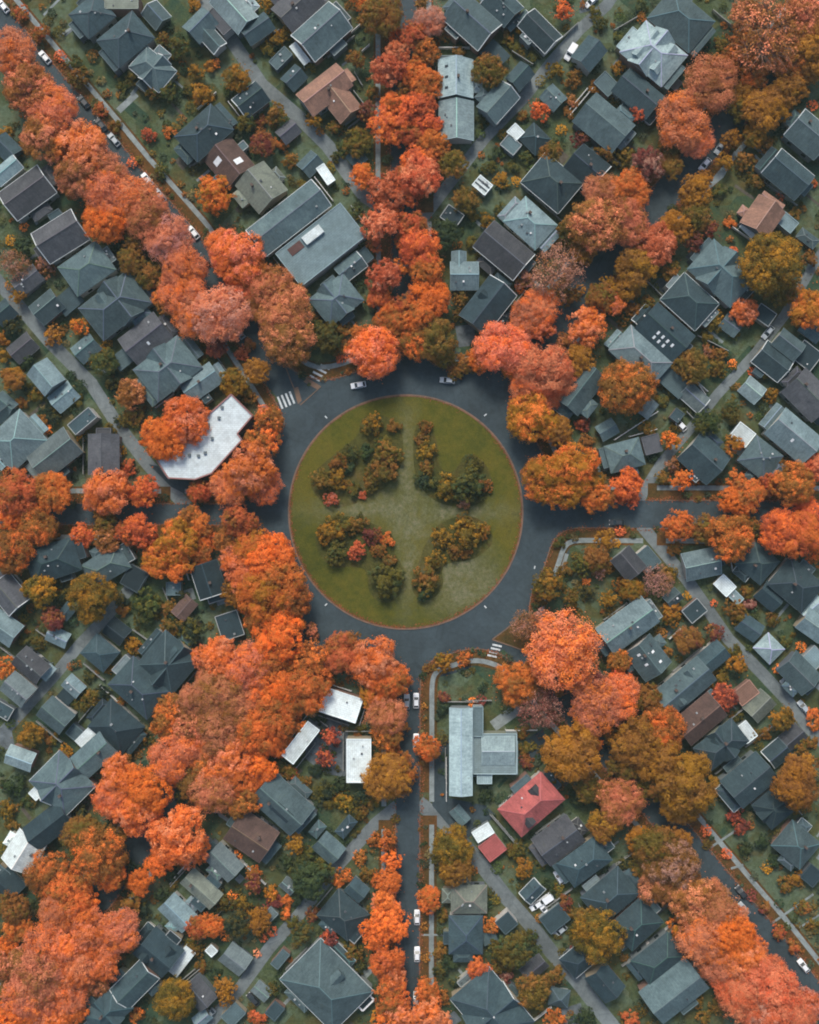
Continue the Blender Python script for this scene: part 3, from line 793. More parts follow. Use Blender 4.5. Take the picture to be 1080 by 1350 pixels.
def polysheet(name, pts, z, mat, h=0):
    m = MB(); q = [G(*p) for p in pts]
    ar = sum(a[0] * b[1] - b[0] * a[1] for a, b in zip(q, q[1:] + q[:1]))
    if ar < 0: q.reverse()
    if h: m.hexa([(x, y, z) for x, y in q], [(x, y, z + h) for x, y in q])
    else: m.poly([(x, y, z) for x, y in q])
    return tag(m.build(name, mat), kind='structure')
# the two triangular islands where the avenues split, with a kerb round each
for tri in ([(376, 482), (397, 494), (423, 510), (396, 534), (391, 520), (384, 503)], [(649, 843), (668, 829), (686, 812), (704, 838), (702, 862), (678, 853)]):
    polysheet('traffic_island', tri, 0.0, M_verge if tri[0][0] > 500 else M_asph, .12)
    tag(ribbon('traffic_island_kerb', tri + tri[:1], 1.5, .0, M_kerb, .17), kind='structure')
polysheet('traffic_island_path', [(405, 498), (423, 509), (419, 514), (400, 503)], .125, M_kerb)
polysheet('traffic_island_path', [(387, 512), (393, 510), (398, 528), (393, 533)], .125, M_kerb)
# paved yards, car parks and school court
for pts, mt in (([(575, 975), (592, 975), (592, 1052), (640, 1062), (655, 1075), (610, 1110), (570, 1062)], M_asph),
                ([(405, 960), (430, 940), (460, 948), (456, 1025), (430, 1020), (402, 1000)], M_patio),
                ([(600, 430), (625, 427), (628, 455), (605, 458)], M_patio), ([(0, 960), (14, 955), (20, 985), (0, 990)], M_patio),
                ([(694, 975), (716, 960), (722, 985), (708, 1005), (690, 990)], M_asph), ([(765, 0), (785, 0), (778, 14), (764, 18)], M_patio),
                ([(740, 1330), (766, 1322), (770, 1350), (742, 1352)], M_patio), ([(196, 612), (208, 614), (222, 632), (250, 634), (246, 652), (226, 642)], M_asph)):
    polysheet('paved_yard', pts, .0445, mt)
# the four planting beds of the roundabout garden and its walks
def tl(ox, oy, pts): return [(ox + x / 4, oy + y / 4) for x, y in pts]
BEDS = [tl(270, 540, [(820, 50), (900, 15), (1010, 60), (1050, 150), (1045, 290), (975, 400), (860, 470), (730, 520), (640, 515), (560, 420), (555, 350), (640, 270), (760, 180), (815, 130)]),
        tl(540, 540, [(30, 60), (110, 60), (150, 180), (155, 320), (240, 335), (290, 220), (390, 260), (445, 380), (425, 470), (300, 525), (130, 490), (40, 390), (15, 250)]),
        tl(270, 540, [(575, 650), (640, 560), (780, 560), (900, 605), (1010, 670), (990, 745), (1050, 830), (1055, 930), (1000, 1020), (920, 1020), (860, 960), (860, 840), (760, 825), (680, 840), (600, 770)]),
        tl(540, 540, [(95, 690), (150, 600), (280, 550), (400, 585), (450, 680), (410, 745), (320, 800), (200, 805), (165, 850), (185, 930), (120, 1010), (20, 990), (5, 880), (55, 800), (70, 740)])]
M_bedsoil = M_soil
def chaikin(p, k=3):
    for _ in range(k): p = [q for a, b_ in zip(p, p[1:] + p[:1]) for q in ((a[0] * .75 + b_[0] * .25, a[1] * .75 + b_[1] * .25), (a[0] * .25 + b_[0] * .75, a[1] * .25 + b_[1] * .75))]
    return p
for b in BEDS: polysheet('planting_bed', chaikin(b), .146, M_bedsoil)

# ------------------------------------------------------------------ labels
ORD = 'first second third fourth fifth sixth seventh eighth ninth tenth eleventh twelfth thirteenth fourteenth fifteenth sixteenth seventeenth eighteenth nineteenth'.split()
TENS = {2: ('twentieth', 'twenty'), 3: ('thirtieth', 'thirty'), 4: ('fortieth', 'forty'), 5: ('fiftieth', 'fifty')}
def ordinal(n):
    if n <= 19: return ORD[n - 1]
    a, b = divmod(n, 10); return TENS[a][0] if b == 0 else TENS[a][1] + '-' + ORD[b - 1]
def dist_line(p, pl):
    best = 1e9
    for a, b in zip(pl, pl[1:]):
        dx, dy = b[0] - a[0], b[1] - a[1]; L2 = dx * dx + dy * dy or 1
        t = max(0, min(1, ((p[0] - a[0]) * dx + (p[1] - a[1]) * dy) / L2))
        best = min(best, hypot(p[0] - a[0] - t * dx, p[1] - a[1] - t * dy))
    return best
def side_of(p, pl):
    """>0 when p lies clockwise of the outward polyline"""
    best, s_ = 1e9, 0
    for a, b in zip(pl, pl[1:]):
        dx, dy = b[0] - a[0], b[1] - a[1]; L2 = dx * dx + dy * dy or 1
        t = max(0, min(1, ((p[0] - a[0]) * dx + (p[1] - a[1]) * dy) / L2))
        d = hypot(p[0] - a[0] - t * dx, p[1] - a[1] - t * dy)
        if d < best: best, s_ = d, dx * (p[1] - a[1]) - dy * (p[0] - a[0])
    return s_
def wedge(p):
    """index i of the block between spoke i and i+1, by the streets' own lines"""
    c = [i for i in range(8) if abs((ang(p) - ang(SPOKES[i][1][len(SPOKES[i][1]) // 2]) + pi) % (2 * pi) - pi) < R(70)]
    for i in range(8):
        j = (i + 1) % 8
        if i in c and j in c and side_of(p, SPOKES[i][1]) > 0 and side_of(p, SPOKES[j][1]) <= 0: return i
    t = (ang(p) + pi / 2) % (2 * pi); return int(t / (pi / 4)) % 8
def block(p):
    i = wedge(p); j = (i + 1) % 8; al = ALLEYS[i]
    ref = SPOKES[i][1][-2]
    same = (side_of(p, al) > 0) == (side_of(ref, al) > 0)
    return ('clockwise of ' + SPOKES[i][0]) if same else ('anticlockwise of ' + SPOKES[j][0])
def along(p):
    d, i = min((dist_line(p, s_[1]), i) for i, s_ in enumerate(SPOKES))
    if d < 44 and hypot(p[0] - CX, p[1] - CY) > 205:
        return ('clockwise' if side_of(p, SPOKES[i][1]) > 0 else 'anticlockwise') + ' kerb of ' + SPOKES[i][0]
    return None
PENDING = []   # (object, what, where, distance from the roundabout)
def name_it(o, what, p, near=True):
    w = along(p) if near else None
    where = ('along ' + w) if w else ('in block ' + block(p))
    PENDING.append((o, what, where, hypot(p[0] - CX, p[1] - CY)))
def write_labels():
    by = {}
    for r in PENDING: by.setdefault((r[1], r[2]), []).append(r)
    for (what, where), rows in by.items():
        rows.sort(key=lambda r: r[3])
        for k, r in enumerate(rows):
            r[0]['label'] = (what + ', ' + ('only one ' if len(rows) == 1 else ordinal(k + 1) + ' from roundabout ') + where)

# ------------------------------------------------------------------ houses
RC = {'k': (.020, .038, .047), 'd': (.037, .065, .076), 'm': (.072, .112, .122), 'g': (.130, .170, .176), 'b': (.165, .238, .258), 'p': (.27, .365, .38), 'w': (.60, .68, .68),
      'n': (.120, .075, .062), 't': (.29, .165, .12), 'r': (.30, .080, .074), 'v': (.158, .182, .150), 'u': (.070, .075, .085)}
RN = {'k': 'near-black', 'd': 'dark slate', 'm': 'grey', 'g': 'light grey', 'b': 'pale blue-grey', 'p': 'very pale', 'w': 'white', 'n': 'brown', 't': 'tan', 'r': 'red', 'v': 'olive-grey', 'u': 'purplish grey'}
RT = {'g': 'gable-roofed', 'h': 'hip-roofed', 'x': 'cross-gabled', 'f': 'flat-roofed'}
WC = [(.42, .42, .38), (.25, .28, .28), (.16, .19, .20), (.33, .28, .20), (.20, .22, .17), (.48, .47, .44), (.12, .14, .16), (.24, .15, .12)]

def roof_solid(L, W, z, rise, kind, over=.45, th=.16):
    """vertices of a roof on an L x W body whose wall top is at z. Returns faces as point lists, eave edges, ridge edges"""
    l, w = L / 2 + over, W / 2 + over
    zb = z - over * rise / (W / 2); zt = z + rise
    A, B, Cc, D = (-l, -w, zb), (l, -w, zb), (l, w, zb), (-l, w, zb)
    if kind == 'g': E, F = (-l, 0, zt), (l, 0, zt)
    else:
        q = max(l - w, .25); E, F = (-q, 0, zt), (q, 0, zt)
    faces = [[A, B, F, E], [Cc, D, E, F]]; ridges = [(E, F)]
    if kind == 'g': eaves = [(A, B), (Cc, D)]; rakes = [(B, F), (F, Cc), (D, E), (E, A)]
    else:
        faces += [[B, Cc, F], [D, A, E]]; eaves = [(A, B), (B, Cc), (Cc, D), (D, A)]; rakes = []; ridges += [(A, E), (D, E), (B, F), (Cc, F)]
    return faces, eaves, rakes, ridges

def put_roof(mb, faces, th=.16):
    for f in faces:
        mb.hexa([(x, y, z - th) for x, y, z in f], f)

def shape_house(root, L, W, kind, col, z, rnd, opts, wall_col, at=None, prefix=''):
    """walls, roof and what is on the roof, as children of root; at = (x, y, rot) inside root for a wing"""
    def place(o):
        if at: o.location = (at[0], at[1], 0); o.rotation_euler = (0, 0, at[2])
        return o
    pitch = .36 if 'low' in opts else rnd.uniform(.52, .68)
    rise = W / 2 * pitch
    wall = MB(); roof = MB(); cap = MB(); gut = MB()
    rcol = tuple(c * j_ for c, j_ in zip(RC[col], [rnd.uniform(.68, 1.34) * (1 + rnd.uniform(-.03, .03)) for _ in (1,)] * 3))
    trim = (.55, .60, .60) if 'e' in opts else tuple(x * 1.25 + .02 for x in RC[col])
    if kind == 'f':
        wall.box(-L / 2, L / 2, -W / 2, W / 2, 0, z)
        roof.box(-L / 2 - .12, L / 2 + .12, -W / 2 - .12, W / 2 + .12, z + .003, z + .18)
        for a, b in (((-L / 2, -W / 2), (L / 2, -W / 2)), ((L / 2, -W / 2), (L / 2, W / 2)), ((L / 2, W / 2), (-L / 2, W / 2)), ((-L / 2, W / 2), (-L / 2, -W / 2))):
            gut.bar((*a, z + .2), (*b, z + .2), .2, .34)
        place(wall.build('wall', M_wall, root, wall_col))
        r = place(roof.build('roof', M_flat, root, rcol))
        gut.build('parapet', M_trim, r, tuple(x * .55 for x in trim) if 'e' in opts else trim)
        zt = lambda x, y: z + .18
    else:
        k = 'g' if kind == 'g' else 'h'
        faces, eaves, rakes, ridges = roof_solid(L, W, z, rise, k)
        if k == 'g':
            n = [(-L / 2, -W / 2), (L / 2, -W / 2), (L / 2, W / 2), (-L / 2, W / 2)]
            wall.box(-L / 2, L / 2, -W / 2, W / 2, 0, z - .02)
            for s_ in (-1, 1):
                x = s_ * L / 2; x1 = x - s_ * .25
                lo = [(min(x, x1), -W / 2), (max(x, x1), -W / 2), (max(x, x1), W / 2), (min(x, x1), W / 2)]
                hi = [(min(x, x1), 0), (max(x, x1), 0), (max(x, x1), 0.01), (min(x, x1), 0.01)]
                wall.hexa([(a, b, z - .02) for a, b in lo], [(a, b, z + rise - .2) for a, b in hi])
        else: wall.box(-L / 2, L / 2, -W / 2, W / 2, 0, z - .02)
        put_roof(roof, faces)
        cc = L * rnd.uniform(.36, .46)
        if kind == 'x':     # a crossing gable on both long sides
            wc_ = min(cc, W * .6); xo = rnd.uniform(-.12, .12) * L
            f2, ev2, rk2, rd2 = roof_solid(W + 1.0, wc_, z + .1, rise * .9 - .1, 'g', .35)
            rot = lambda p: (-p[1] + xo, p[0], p[2])
            put_roof(roof, [[rot(p) for p in f] for f in f2])
            rakes += [(rot(a), rot(b)) for a, b in rk2]; ridges += [(rot(a), rot(b)) for a, b in rd2]
            hw = wc_ / 2; d = W / 2 + .5
            for s_ in (-1, 1):
                y0, y1 = sorted((s_ * (d - .3), s_ * d))
                wall.hexa([(xo - hw, y0, .0), (xo + hw, y0, .0), (xo + hw, y1, .0), (xo - hw, y1, .0)], [(xo - hw, y0, z - .1), (xo + hw, y0, z - .1), (xo + hw, y1, z - .1), (xo - hw, y1, z - .1)])
                wall.hexa([(xo - hw, y0, z - .1), (xo + hw, y0, z - .1), (xo + hw, y1, z - .1), (xo - hw, y1, z - .1)], [(xo - .01, y0, z + rise * .9 - .2), (xo + .01, y0, z + rise * .9 - .2), (xo + .01, y1, z + rise * .9 - .2), (xo - .01, y1, z + rise * .9 - .2)])
        for a, b in ridges: cap.bar((a[0], a[1], a[2] + .03), (b[0], b[1], b[2] + .03), .26, .08)
        gw = .24 if 'e' in opts else .12; gsel = rnd.randrange(3) if 'e' in opts else 2; dull = tuple(x * 1.25 + .02 for x in RC[col])
        gut2 = MB()
        for q_, (a, b) in enumerate(eaves): (gut if gsel == 2 or q_ % 2 == gsel else gut2).bar((a[0], a[1], a[2] - .1), (b[0], b[1], b[2] - .1), gw, .14)
        for q_, (a, b) in enumerate(rakes): (gut if gsel == 2 or (q_ // 2) % 2 == gsel else gut2).bar((a[0], a[1], a[2] - .04), (b[0], b[1], b[2] - .04), gw * .9, .2)
        place(wall.build('wall', M_wall, root, wall_col))
        r = place(roof.build('roof', M_roof, root, rcol))
        cap.build('ridge_cap', M_trim, r, tuple(min(1, x * rnd.uniform(1.05, 1.55) + .005) for x in RC[col]))
        gut.build('gutter', M_trim, r, trim)
        if gut2.v: gut2.build('gutter', M_trim, r, dull)
        zt = lambda x, y: z + rise * (1 - abs(y) / (W / 2))
        # dormers
        nd = next((int(o[1:]) for o in opts if o[0] == 'd' and o[1:].isdigit()), 0)
        for q in range(nd):
            sx, sy = (rnd.uniform(-.1, .1), 1) if nd == 1 else ((-.22, .22)[q % 2] * 1.0, (-1, 1)[(q // 2 + q) % 2 if nd == 2 else q // 2])
            dw = min(2.6, W * .26); x = sx * L; y0 = sy * W * .16; y1 = sy * W * .40
            dz = zt(x, y0) - .15; d = MB()
            zz = z + rise * .1
            pts = [(x - dw / 2, y1), (x + dw / 2, y1), (x + dw / 2, y0 * .6), (x - dw / 2, y0 * .6)]
            if sy > 0: pts = pts[::-1]
            d.hexa([(a, b, zz) for a, b in pts], [(a, b, dz - .4) for a, b in pts])
            for s_ in (-1, 1):
                f = [(x + s_ * (dw / 2 + .25), y1 + sy * .3, dz - .55), (x, y1 + sy * .3, dz + .45), (x, y0 * .3, dz + .45), (x + s_ * (dw / 2 + .25), y0 * .3, dz - .55)]
                if s_ * sy < 0: f = f[::-1]
                d.hexa([(a, b, c - .1) for a, b, c in f], f, 0)
            d.build('dormer', M_roof, r, tuple(c * (.5 if col == 'r' else 1.0) for c in RC[col]) if col != 'r' else (.05, .05, .055))
    # skylights
    ns = next((int(o[1:]) for o in opts if o[0] == 's' and o[1:].isdigit()), 0)
    for q in range(ns):
        big = 1.9 if ns == 2 else .75
        x = (q + .5) / ns * L * .75 - L * .375; y = W * (.24 if q % 2 else -.2 if ns != 2 else -.26)
        if ns == 7: x = L * (-.1 + .13 * (q // 2)); y = -W * (.2 + .16 * (q % 2))
        if ns == 3: x = L * (-.3 + .3 * q); y = W * -.3
        sk_ = MB(); zc = zt(x, y)
        sl = 0 if kind == 'f' else (rise / (W / 2)) * (-1 if y > 0 else 1)
        hx, hy = big * .45, big * .6
        p = [(x - hx, y - hy, zc - sl * hy), (x + hx, y - hy, zc - sl * hy), (x + hx, y + hy, zc + sl * hy), (x - hx, y + hy, zc + sl * hy)]
        sk_.hexa([(a, b, c + .01) for a, b, c in p], [(a, b, c + .14) for a, b, c in p])
        sk_.build('skylight', M_trim, r, (.7, .74, .75) if ns != 3 else (.03, .04, .05))
    # vents, chimney
    if 'v' in opts or rnd.random() < .3:
        for q in range(rnd.randint(1, 4)):
            x = rnd.uniform(-.38, .38) * L; y = rnd.uniform(-.36, .36) * W
            if kind in 'hx' : x *= .6
            v = MB(); zc = zt(x, y); b = rnd.uniform(.16, .30)
            v.box(x - b, x + b, y - b, y + b, zc - .15, zc + rnd.uniform(.25, .45))
            v.build('roof_vent', M_trim, r, rnd.choice([(.62, .64, .64), (.3, .33, .34), (.05, .06, .07), (.2, .23, .24), (.08, .09, .1)]))
    if kind != 'f' and L > 8.5 and not at and 'low' not in opts and rnd.random() < .5:
        x = rnd.uniform(-.3, .3) * L * (.6 if kind in 'hx' else 1); y = rnd.uniform(-.2, .2) * W
        c = MB(); zc = zt(x, y); b = .34
        c.box(x - b, x + b, y - b * .8, y + b * .8, zc - .8, zc + 1.1); c.box(x - b - .08, x + b + .08, y - b * .8 - .08, y + b * .8 + .08, zc + 1.102, zc + 1.24)
        c.build('chimney', M_brick, r)
    if 'solar' in opts:
        x, y = L * .1, -W * .12; sl = rise / (W / 2); hx, hy = 3.0, 1.7
        p = [(x - hx, y - hy), (x + hx, y - hy), (x + hx, y + hy), (x - hx, y + hy)]
        m = MB(); m.hexa([(a, b, zt(a, b) + .08) for a, b in p], [(a, b, zt(a, b) + .16) for a, b in p]); m.build('solar_panel', M_glass, r)
    if 'half' in opts:      # white metal covering on one slope
        sl = rise / (W / 2); m = MB(); a = L / 2 * .95
        p = [(-a, .15), (a, .15), (a, W / 2 + .3), (-a, W / 2 + .3)]
        m.hexa([(x, y, z + rise - sl * y + .02) for x, y in p], [(x, y, z + rise - sl * y + .09) for x, y in p]); m.build('metal_roofing', M_flat, r, RC['w'])
    if 'stripe' in opts:
        for q in range(2):
            m = MB(); y = W * (-.17 + .34 * q); m.box(-L / 2, L / 2, y - .25, y + .25, z + .182, z + .26); m.build('slat', M_trim, r, (.05, .07, .08))
    if 'box' in opts:
        m = MB(); m.box(-3.2, 3.0, W * .18, W * .18 + 2.6, z + .19, z + 1.3); m.build('plant_room', M_flat, r, RC['w'])
        m = MB(); m.box(-8.4, -4.0, W * .2, W * .2 + 2.4, z + .19, z + .35); m.build('dark_recess_slab', M_flat, r, (.10, .05, .045))  # dark slab standing in for the dark recess in this roof
    # windows and a door on the walls
    if L > 8 and kind in 'ghx' and not at:
        for s_ in (-1, 1):
            for q in (-.25, .25):
                m = MB(); x = q * L; y = s_ * (W / 2 + .03)
                m.box(x - .7, x + .7, y - .04, y + .04, 1.1, 2.6); m.build('window', M_glass, root)
        m = MB(); m.box(-.5, .5, W / 2 - .04 + .03, W / 2 + .07, .1, 2.2); m.build('door', M_trim, root, rnd.choice([(.2, .05, .04), (.5, .5, .48), (.08, .1, .12)]))
    return r

def raster_rect(x, y, L, W, a, grow=3):
    c, s_ = cos(R(a)), sin(R(a)); dx, dy = xx - x, yy - y
    OCC[:] |= (np.abs(dx * c + dy * s_) < L / 2 + grow) & (np.abs(-dx * s_ + dy * c) < W / 2 + grow)

TREES, SHRUBS, PARK, CARS, FENCES, PATHS = [], [], [], [], [], []
RECTS = []; TREEPOS = []
_o = (0, 0)
for row in DATA.strip().splitlines():
    if row[0] == '@': _o = tuple(map(int, row.split()[1:3]))
    if row[0] in 'TS':
        for it in row[1:].split(';'):
            q = it.split(); TREEPOS.append((_o[0] + float(q[0]) / 4, _o[1] + float(q[1]) / 4, float(q[2]) / 4))
_o = (0, 0)
for row in DATA.strip().splitlines():
    q = row.split('#')[0].split()
    if q[0] == '@': _o = (int(q[1]), int(q[2]))
    if q[0] in 'HWA': RECTS.append((_o[0] + float(q[1]) / 4, _o[1] + float(q[2]) / 4, float(q[3]) / 4, float(q[4]) / 4, R(float(q[5]))))
def free(px, py, own):
    if hit(ROADALL, px, py): return False
    for i, (x, y, L, W, a) in enumerate(RECTS):
        if i == own: continue
        c, s_ = cos(a), sin(a); dx, dy = px - x, py - y
        if abs(dx * c + dy * s_) < L / 2 + 1.5 and abs(-dx * s_ + dy * c) < W / 2 + 1.5: return False
    return True
ox = oy = 0; cur = None; hn = 0; rn = -1
YARD = []
for row in DATA.strip().splitlines():
    k, rest = row[0], row[1:].strip()
    lab = None
    if '#' in rest: rest, lab = [s_.strip() for s_ in rest.split('#')]
    if k == '@': ox, oy = map(int, rest.split()); continue
    if k in 'TSK':
        for it in rest.split(';'):
            x, y, r, c = it.split(); {'T': TREES, 'S': SHRUBS, 'K': PARK}[k].append((ox + float(x) / 4, oy + float(y) / 4, float(r) / 4, c))
        continue
    if k == 'C':
        for it in rest.split(';'):
            q = it.split(); CARS.append((ox + float(q[0]) / 4, oy + float(q[1]) / 4, float(q[2]), q[3], q[4:]))
        continue
    if k == 'F':
        q = rest.split(); v = [float(x) / 4 for x in q[:4]]; FENCES.append((ox + v[0], oy + v[1], ox + v[2], oy + v[3], q[4])); continue
    if k == 'P':
        v = [float(x) / 4 for x in rest.split()]; PATHS.append((v[0], [(ox + a, oy + b) for a, b in zip(v[1::2], v[2::2])])); continue
    rn += 1; q = rest.split(); x, y = ox + float(q[0]) / 4, oy + float(q[1]) / 4; Lp, Wp, a = float(q[2]) / 4, float(q[3]) / 4, float(q[4])
    if k == 'H':
        kind, col, opts = q[5], q[6], q[7:]; hn += 1; rnd = random.Random(hn * 31)
        if Wp > Lp: Lp, Wp, a = Wp, Lp, a + 90
        if kind == 'h' and Lp - Wp < 1: Lp = Wp + 1.5
        raster_rect(x, y, Lp, Wp, a)
        zo = next((float(o[1:]) for o in opts if o[0] == 'z'), None)
        small = Lp < 36
        z = zo or (2.5 if small else rnd.uniform(3.6, 5.2) if Lp < 62 else 5.2)
        hz = z + Wp * S * .12
        kk = S * (1 - hz / H)
        root = empty('garage' if (small and Lp > 22) else 'shed' if small else 'house', (*G(x, y, hz), 0), R(-a))
        cur = (root, x, y, a, hz, z, rnd, kk)
        over = .9 if kind != 'f' else .24
        wcol = rnd.choice(WC)
        shape_house(root, Lp * kk - over, Wp * kk - over, kind, col, z, rnd, opts, wcol)
        kn = 'garage' if (small and Lp > 22) else 'shed' if small else 'house'
        if Lp > 44 and kind in 'ghx' and 'low' not in opts:
            ca_, sa_ = cos(R(a)), sin(R(a))
            order = [(1, 0), (-1, 0), (0, 1), (0, -1)]; rnd.shuffle(order); done = 0
            for ux, uy in order:
                if done >= 2: break
                if ux: bl, bw, px_, py_ = rnd.uniform(9, 14), Wp * rnd.uniform(.45, .8), ux * (Lp / 2), rnd.uniform(-.12, .12) * Wp; px_ += ux * bl * .32
                else: bl, bw, px_, py_ = Lp * rnd.uniform(.25, .45), rnd.uniform(9, 14), rnd.uniform(-.22, .22) * Lp, uy * (Wp / 2); py_ += uy * bw * .32
                cs = [(px_ + i * bl / 2, py_ + j * bw / 2) for i in (-1, 0, 1) for j in (-1, 0, 1)]
                if not all(free(x + u * ca_ - v * sa_, y + u * sa_ + v * ca_, rn) for u, v in cs): continue
                done += 1
                raster_rect(x + px_ * ca_ - py_ * sa_, y + px_ * sa_ + py_ * ca_, bl, bw, a)
                wl, ww, wr = bl * kk, bw * kk, 0
                if rnd.random() < .45: wk = 'f'
                else:
                    wk = rnd.choice('gh')
                if (ux and wk == 'g') and False: pass
                if ww > wl: wl, ww, wr = ww, wl, pi / 2
                if wk == 'g' and (uy and not wr): wk = 'h'
                shape_house(root, wl - .5, ww - .5, wk, col if wk != 'f' else rnd.choice([col, 'm', 'g', 'd']), rnd.uniform(2.6, z - .5), rnd, ['low'] + (['e'] if rnd.random() < .2 else []), rnd.choice(WC), at=(px_ * kk, -py_ * kk, wr))
            # a path or a patio in the yard
            for ux, uy in order:
                L0 = (Lp if ux else Wp) / 2 + 3; L1 = L0 + rnd.uniform(14, 34); o_ = rnd.uniform(-.3, .3) * (Wp if ux else Lp)
                pl = [(ux * t + (uy and o_), uy * t + (ux and o_)) for t in np.linspace(L0, L1, 6)]
                pl = [(x + u * ca_ - v * sa_, y + u * sa_ + v * ca_) for u, v in pl]
                if all(free(*p, rn) for p in pl): YARD.append((rnd.random(), pl, rnd.uniform(2.6, 5) if rnd.random() < .7 else rnd.uniform(9, 16)))
        tag(root, cat=kn, group={'garage': 'small garages behind the houses', 'shed': 'little sheds in the yards', 'house': 'houses round the roundabout'}[kn])
        ns = next((int(o[1:]) for o in opts if o[0] == 's' and o[1:].isdigit()), 0)
        ft = ' with roof windows' if ns > 1 else ' with solar panel' if 'solar' in opts else ' with striped roof' if 'stripe' in opts else (' with raised rim' if kind == 'f' else ' edged in white') if 'e' in opts else ''
        if lab: root['label'] = lab
        else: name_it(root, RN[col] + ' ' + RT[kind] + ' ' + kn + ft, (x, y), near=False)
    elif k == 'W':
        root, hx, hy, ha, hz, z, rnd, kk = cur
        raster_rect(x, y, Lp, Wp, a)
        dx, dy = (x - hx) * kk, -(y - hy) * kk; c, s_ = cos(R(ha)), sin(R(ha))
        lx, ly = dx * c - dy * s_, dx * s_ + dy * c
        if Wp > Lp: Lp, Wp, a = Wp, Lp, a + 90
        kind, col, opts = q[5], q[6], q[7:]
        zo = next((float(o[1:]) for o in opts if o[0] == 'z'), None)
        shape_house(root, Lp * kk - .7, Wp * kk - .7, kind, col, zo or z - .55, rnd, opts, rnd.choice(WC), at=(lx, ly, -R(a - ha)))
    elif k == 'A':      # porch or lean-to: a low flat roof on posts against the house
        root, hx, hy, ha, hz, z, rnd, kk = cur
        raster_rect(x, y, Lp, Wp, a)
        dx, dy = (x - hx) * kk, -(y - hy) * kk; c, s_ = cos(R(ha)), sin(R(ha))
        m = MB(); l, w = Lp * kk / 2, Wp * kk / 2; zz = min(z - .8, 2.7)
        m.box(-l, l, -w, w, zz, zz + .2)
        for i in (-1, 1):
            for j in (-1, 1): m.box(i * l * .9 - .08, i * l * .9 + .08, j * w * .9 - .08, j * w * .9 + .08, 0, zz - .003)
        o = m.build('porch_roof', M_flat, root, RC[q[5]])
        o.location = (dx * c - dy * s_, dx * s_ + dy * c, 0); o.rotation_euler = (0, 0, -R(a - ha))
        if 'e' in q[6:]:
            g2 = MB()
            for p0, p1 in (((-l, -w), (l, -w)), ((l, -w), (l, w)), ((l, w), (-l, w)), ((-l, w), (-l, -w))): g2.bar((*p0, zz + .22), (*p1, zz + .22), .45, .3)
            g2.build('railing', M_trim, o, (.7, .72, .72))

# small garden buildings and lean-tos in the gaps of the back yards, along the alleys
rnd = random.Random(99); made = 0
for tries in range(6000):
    if made >= 58: break
    x, y = rnd.uniform(8, 1072), rnd.uniform(8, 1342)
    if hypot(x - CX, y - CY) < 225 or any(hypot(x - t[0], y - t[1]) < t[2] * .8 + 6 for t in TREEPOS): continue
    da, ai = min((dist_line((x, y), al), i) for i, al in enumerate(ALLEYS))
    if da > 75 or min(dist_line((x, y), s_[1]) for s_ in SPOKES) < 55: continue
    al = ALLEYS[ai]; a = math.degrees(atan2(al[-2][1] - al[1][1], al[-2][0] - al[1][0])) + rnd.choice((0, 90)); Lp, Wp = rnd.uniform(17, 30), rnd.uniform(12, 21)
    if Wp > Lp: Lp, Wp = Wp, Lp
    c, s_ = cos(R(a)), sin(R(a))
    if any(hit(OCC, x + u * c - v * s_, y + u * s_ + v * c) or hit(ROADALL, x + u * c - v * s_, y + u * s_ + v * c) for u in np.linspace(-Lp / 2 - 1, Lp / 2 + 1, 5) for v in np.linspace(-Wp / 2 - 1, Wp / 2 + 1, 5)): continue
    made += 1; raster_rect(x, y, Lp, Wp, a)
    col = rnd.choice('kddmmmgggbbpuvn'); kind = rnd.choice('ggfh'); z = rnd.uniform(2.2, 2.8); kn = 'garage' if Lp > 22 else 'shed'
    root = empty(kn, (*G(x, y, z), 0), R(-a)); kk = S * (1 - z / H)
    shape_house(root, Lp * kk - .5, Wp * kk - .5, kind, col, z, rnd, ['low'], rnd.choice(WC))
    tag(root, cat=kn, group={'garage': 'small garages behind the houses', 'shed': 'little sheds in the yards'}[kn]); name_it(root, RN[col] + ' ' + RT[kind] + ' ' + kn, (x, y), near=False)

# the large white flat-roofed building left of the roundabout
wp = [(305, 520), (333, 548), (313, 572), (319, 580), (279, 624), (257, 632), (222, 630), (207, 607)]
hz = 7.0; c0 = G(268, 580, hz)
root = empty('shop_building', (*c0, 0))
def loc(pts, h): return [(G(*p, h)[0] - c0[0], G(*p, h)[1] - c0[1]) for p in pts]
lp = loc(wp, hz); lp.reverse()
def inset(pts, d): return [(x * (1 - d), y * (1 - d)) for x, y in pts]
m = MB(); m.hexa([(x, y, 0) for x, y in lp], [(x, y, hz - .3) for x, y in lp]); m.build('wall', M_wall, root, (.2, .12, .11))
m = MB(); q = inset(lp, .015); m.hexa([(x, y, hz - .297) for x, y in q], [(x, y, hz) for x, y in q]); rf = m.build('roof', M_flat, root, (.58, .66, .68))
m = MB()
for a_, b_ in zip(lp, lp[1:] + lp[:1]): m.bar((*a_, hz + .05), (*b_, hz + .05), .38, .6)
m.build('parapet', M_trim, rf, (.26, .13, .12))
for x, y in ((289, 551), (280, 578), (271, 597), (262, 601), (250, 600), (293, 537), (262, 575), (275, 560)):
    (vx, vy), = loc([(x, y)], hz); m = MB(); m.box(vx - .4, vx + .4, vy - .4, vy + .4, hz + .002, hz + .6); m.build('roof_vent', M_trim, rf, (.12, .15, .16))
aw = loc([(316, 580), (334, 556), (337, 560), (320, 584)], 3); aw.reverse(); m = MB(); m.hexa([(x, y, 3) for x, y in aw], [(x, y, 3.3) for x, y in aw]); m.build('awning', M_flat, root, (.09, .035, .05))
tag(root, 'large white flat-roofed building with many sides, half under orange trees', 'building')
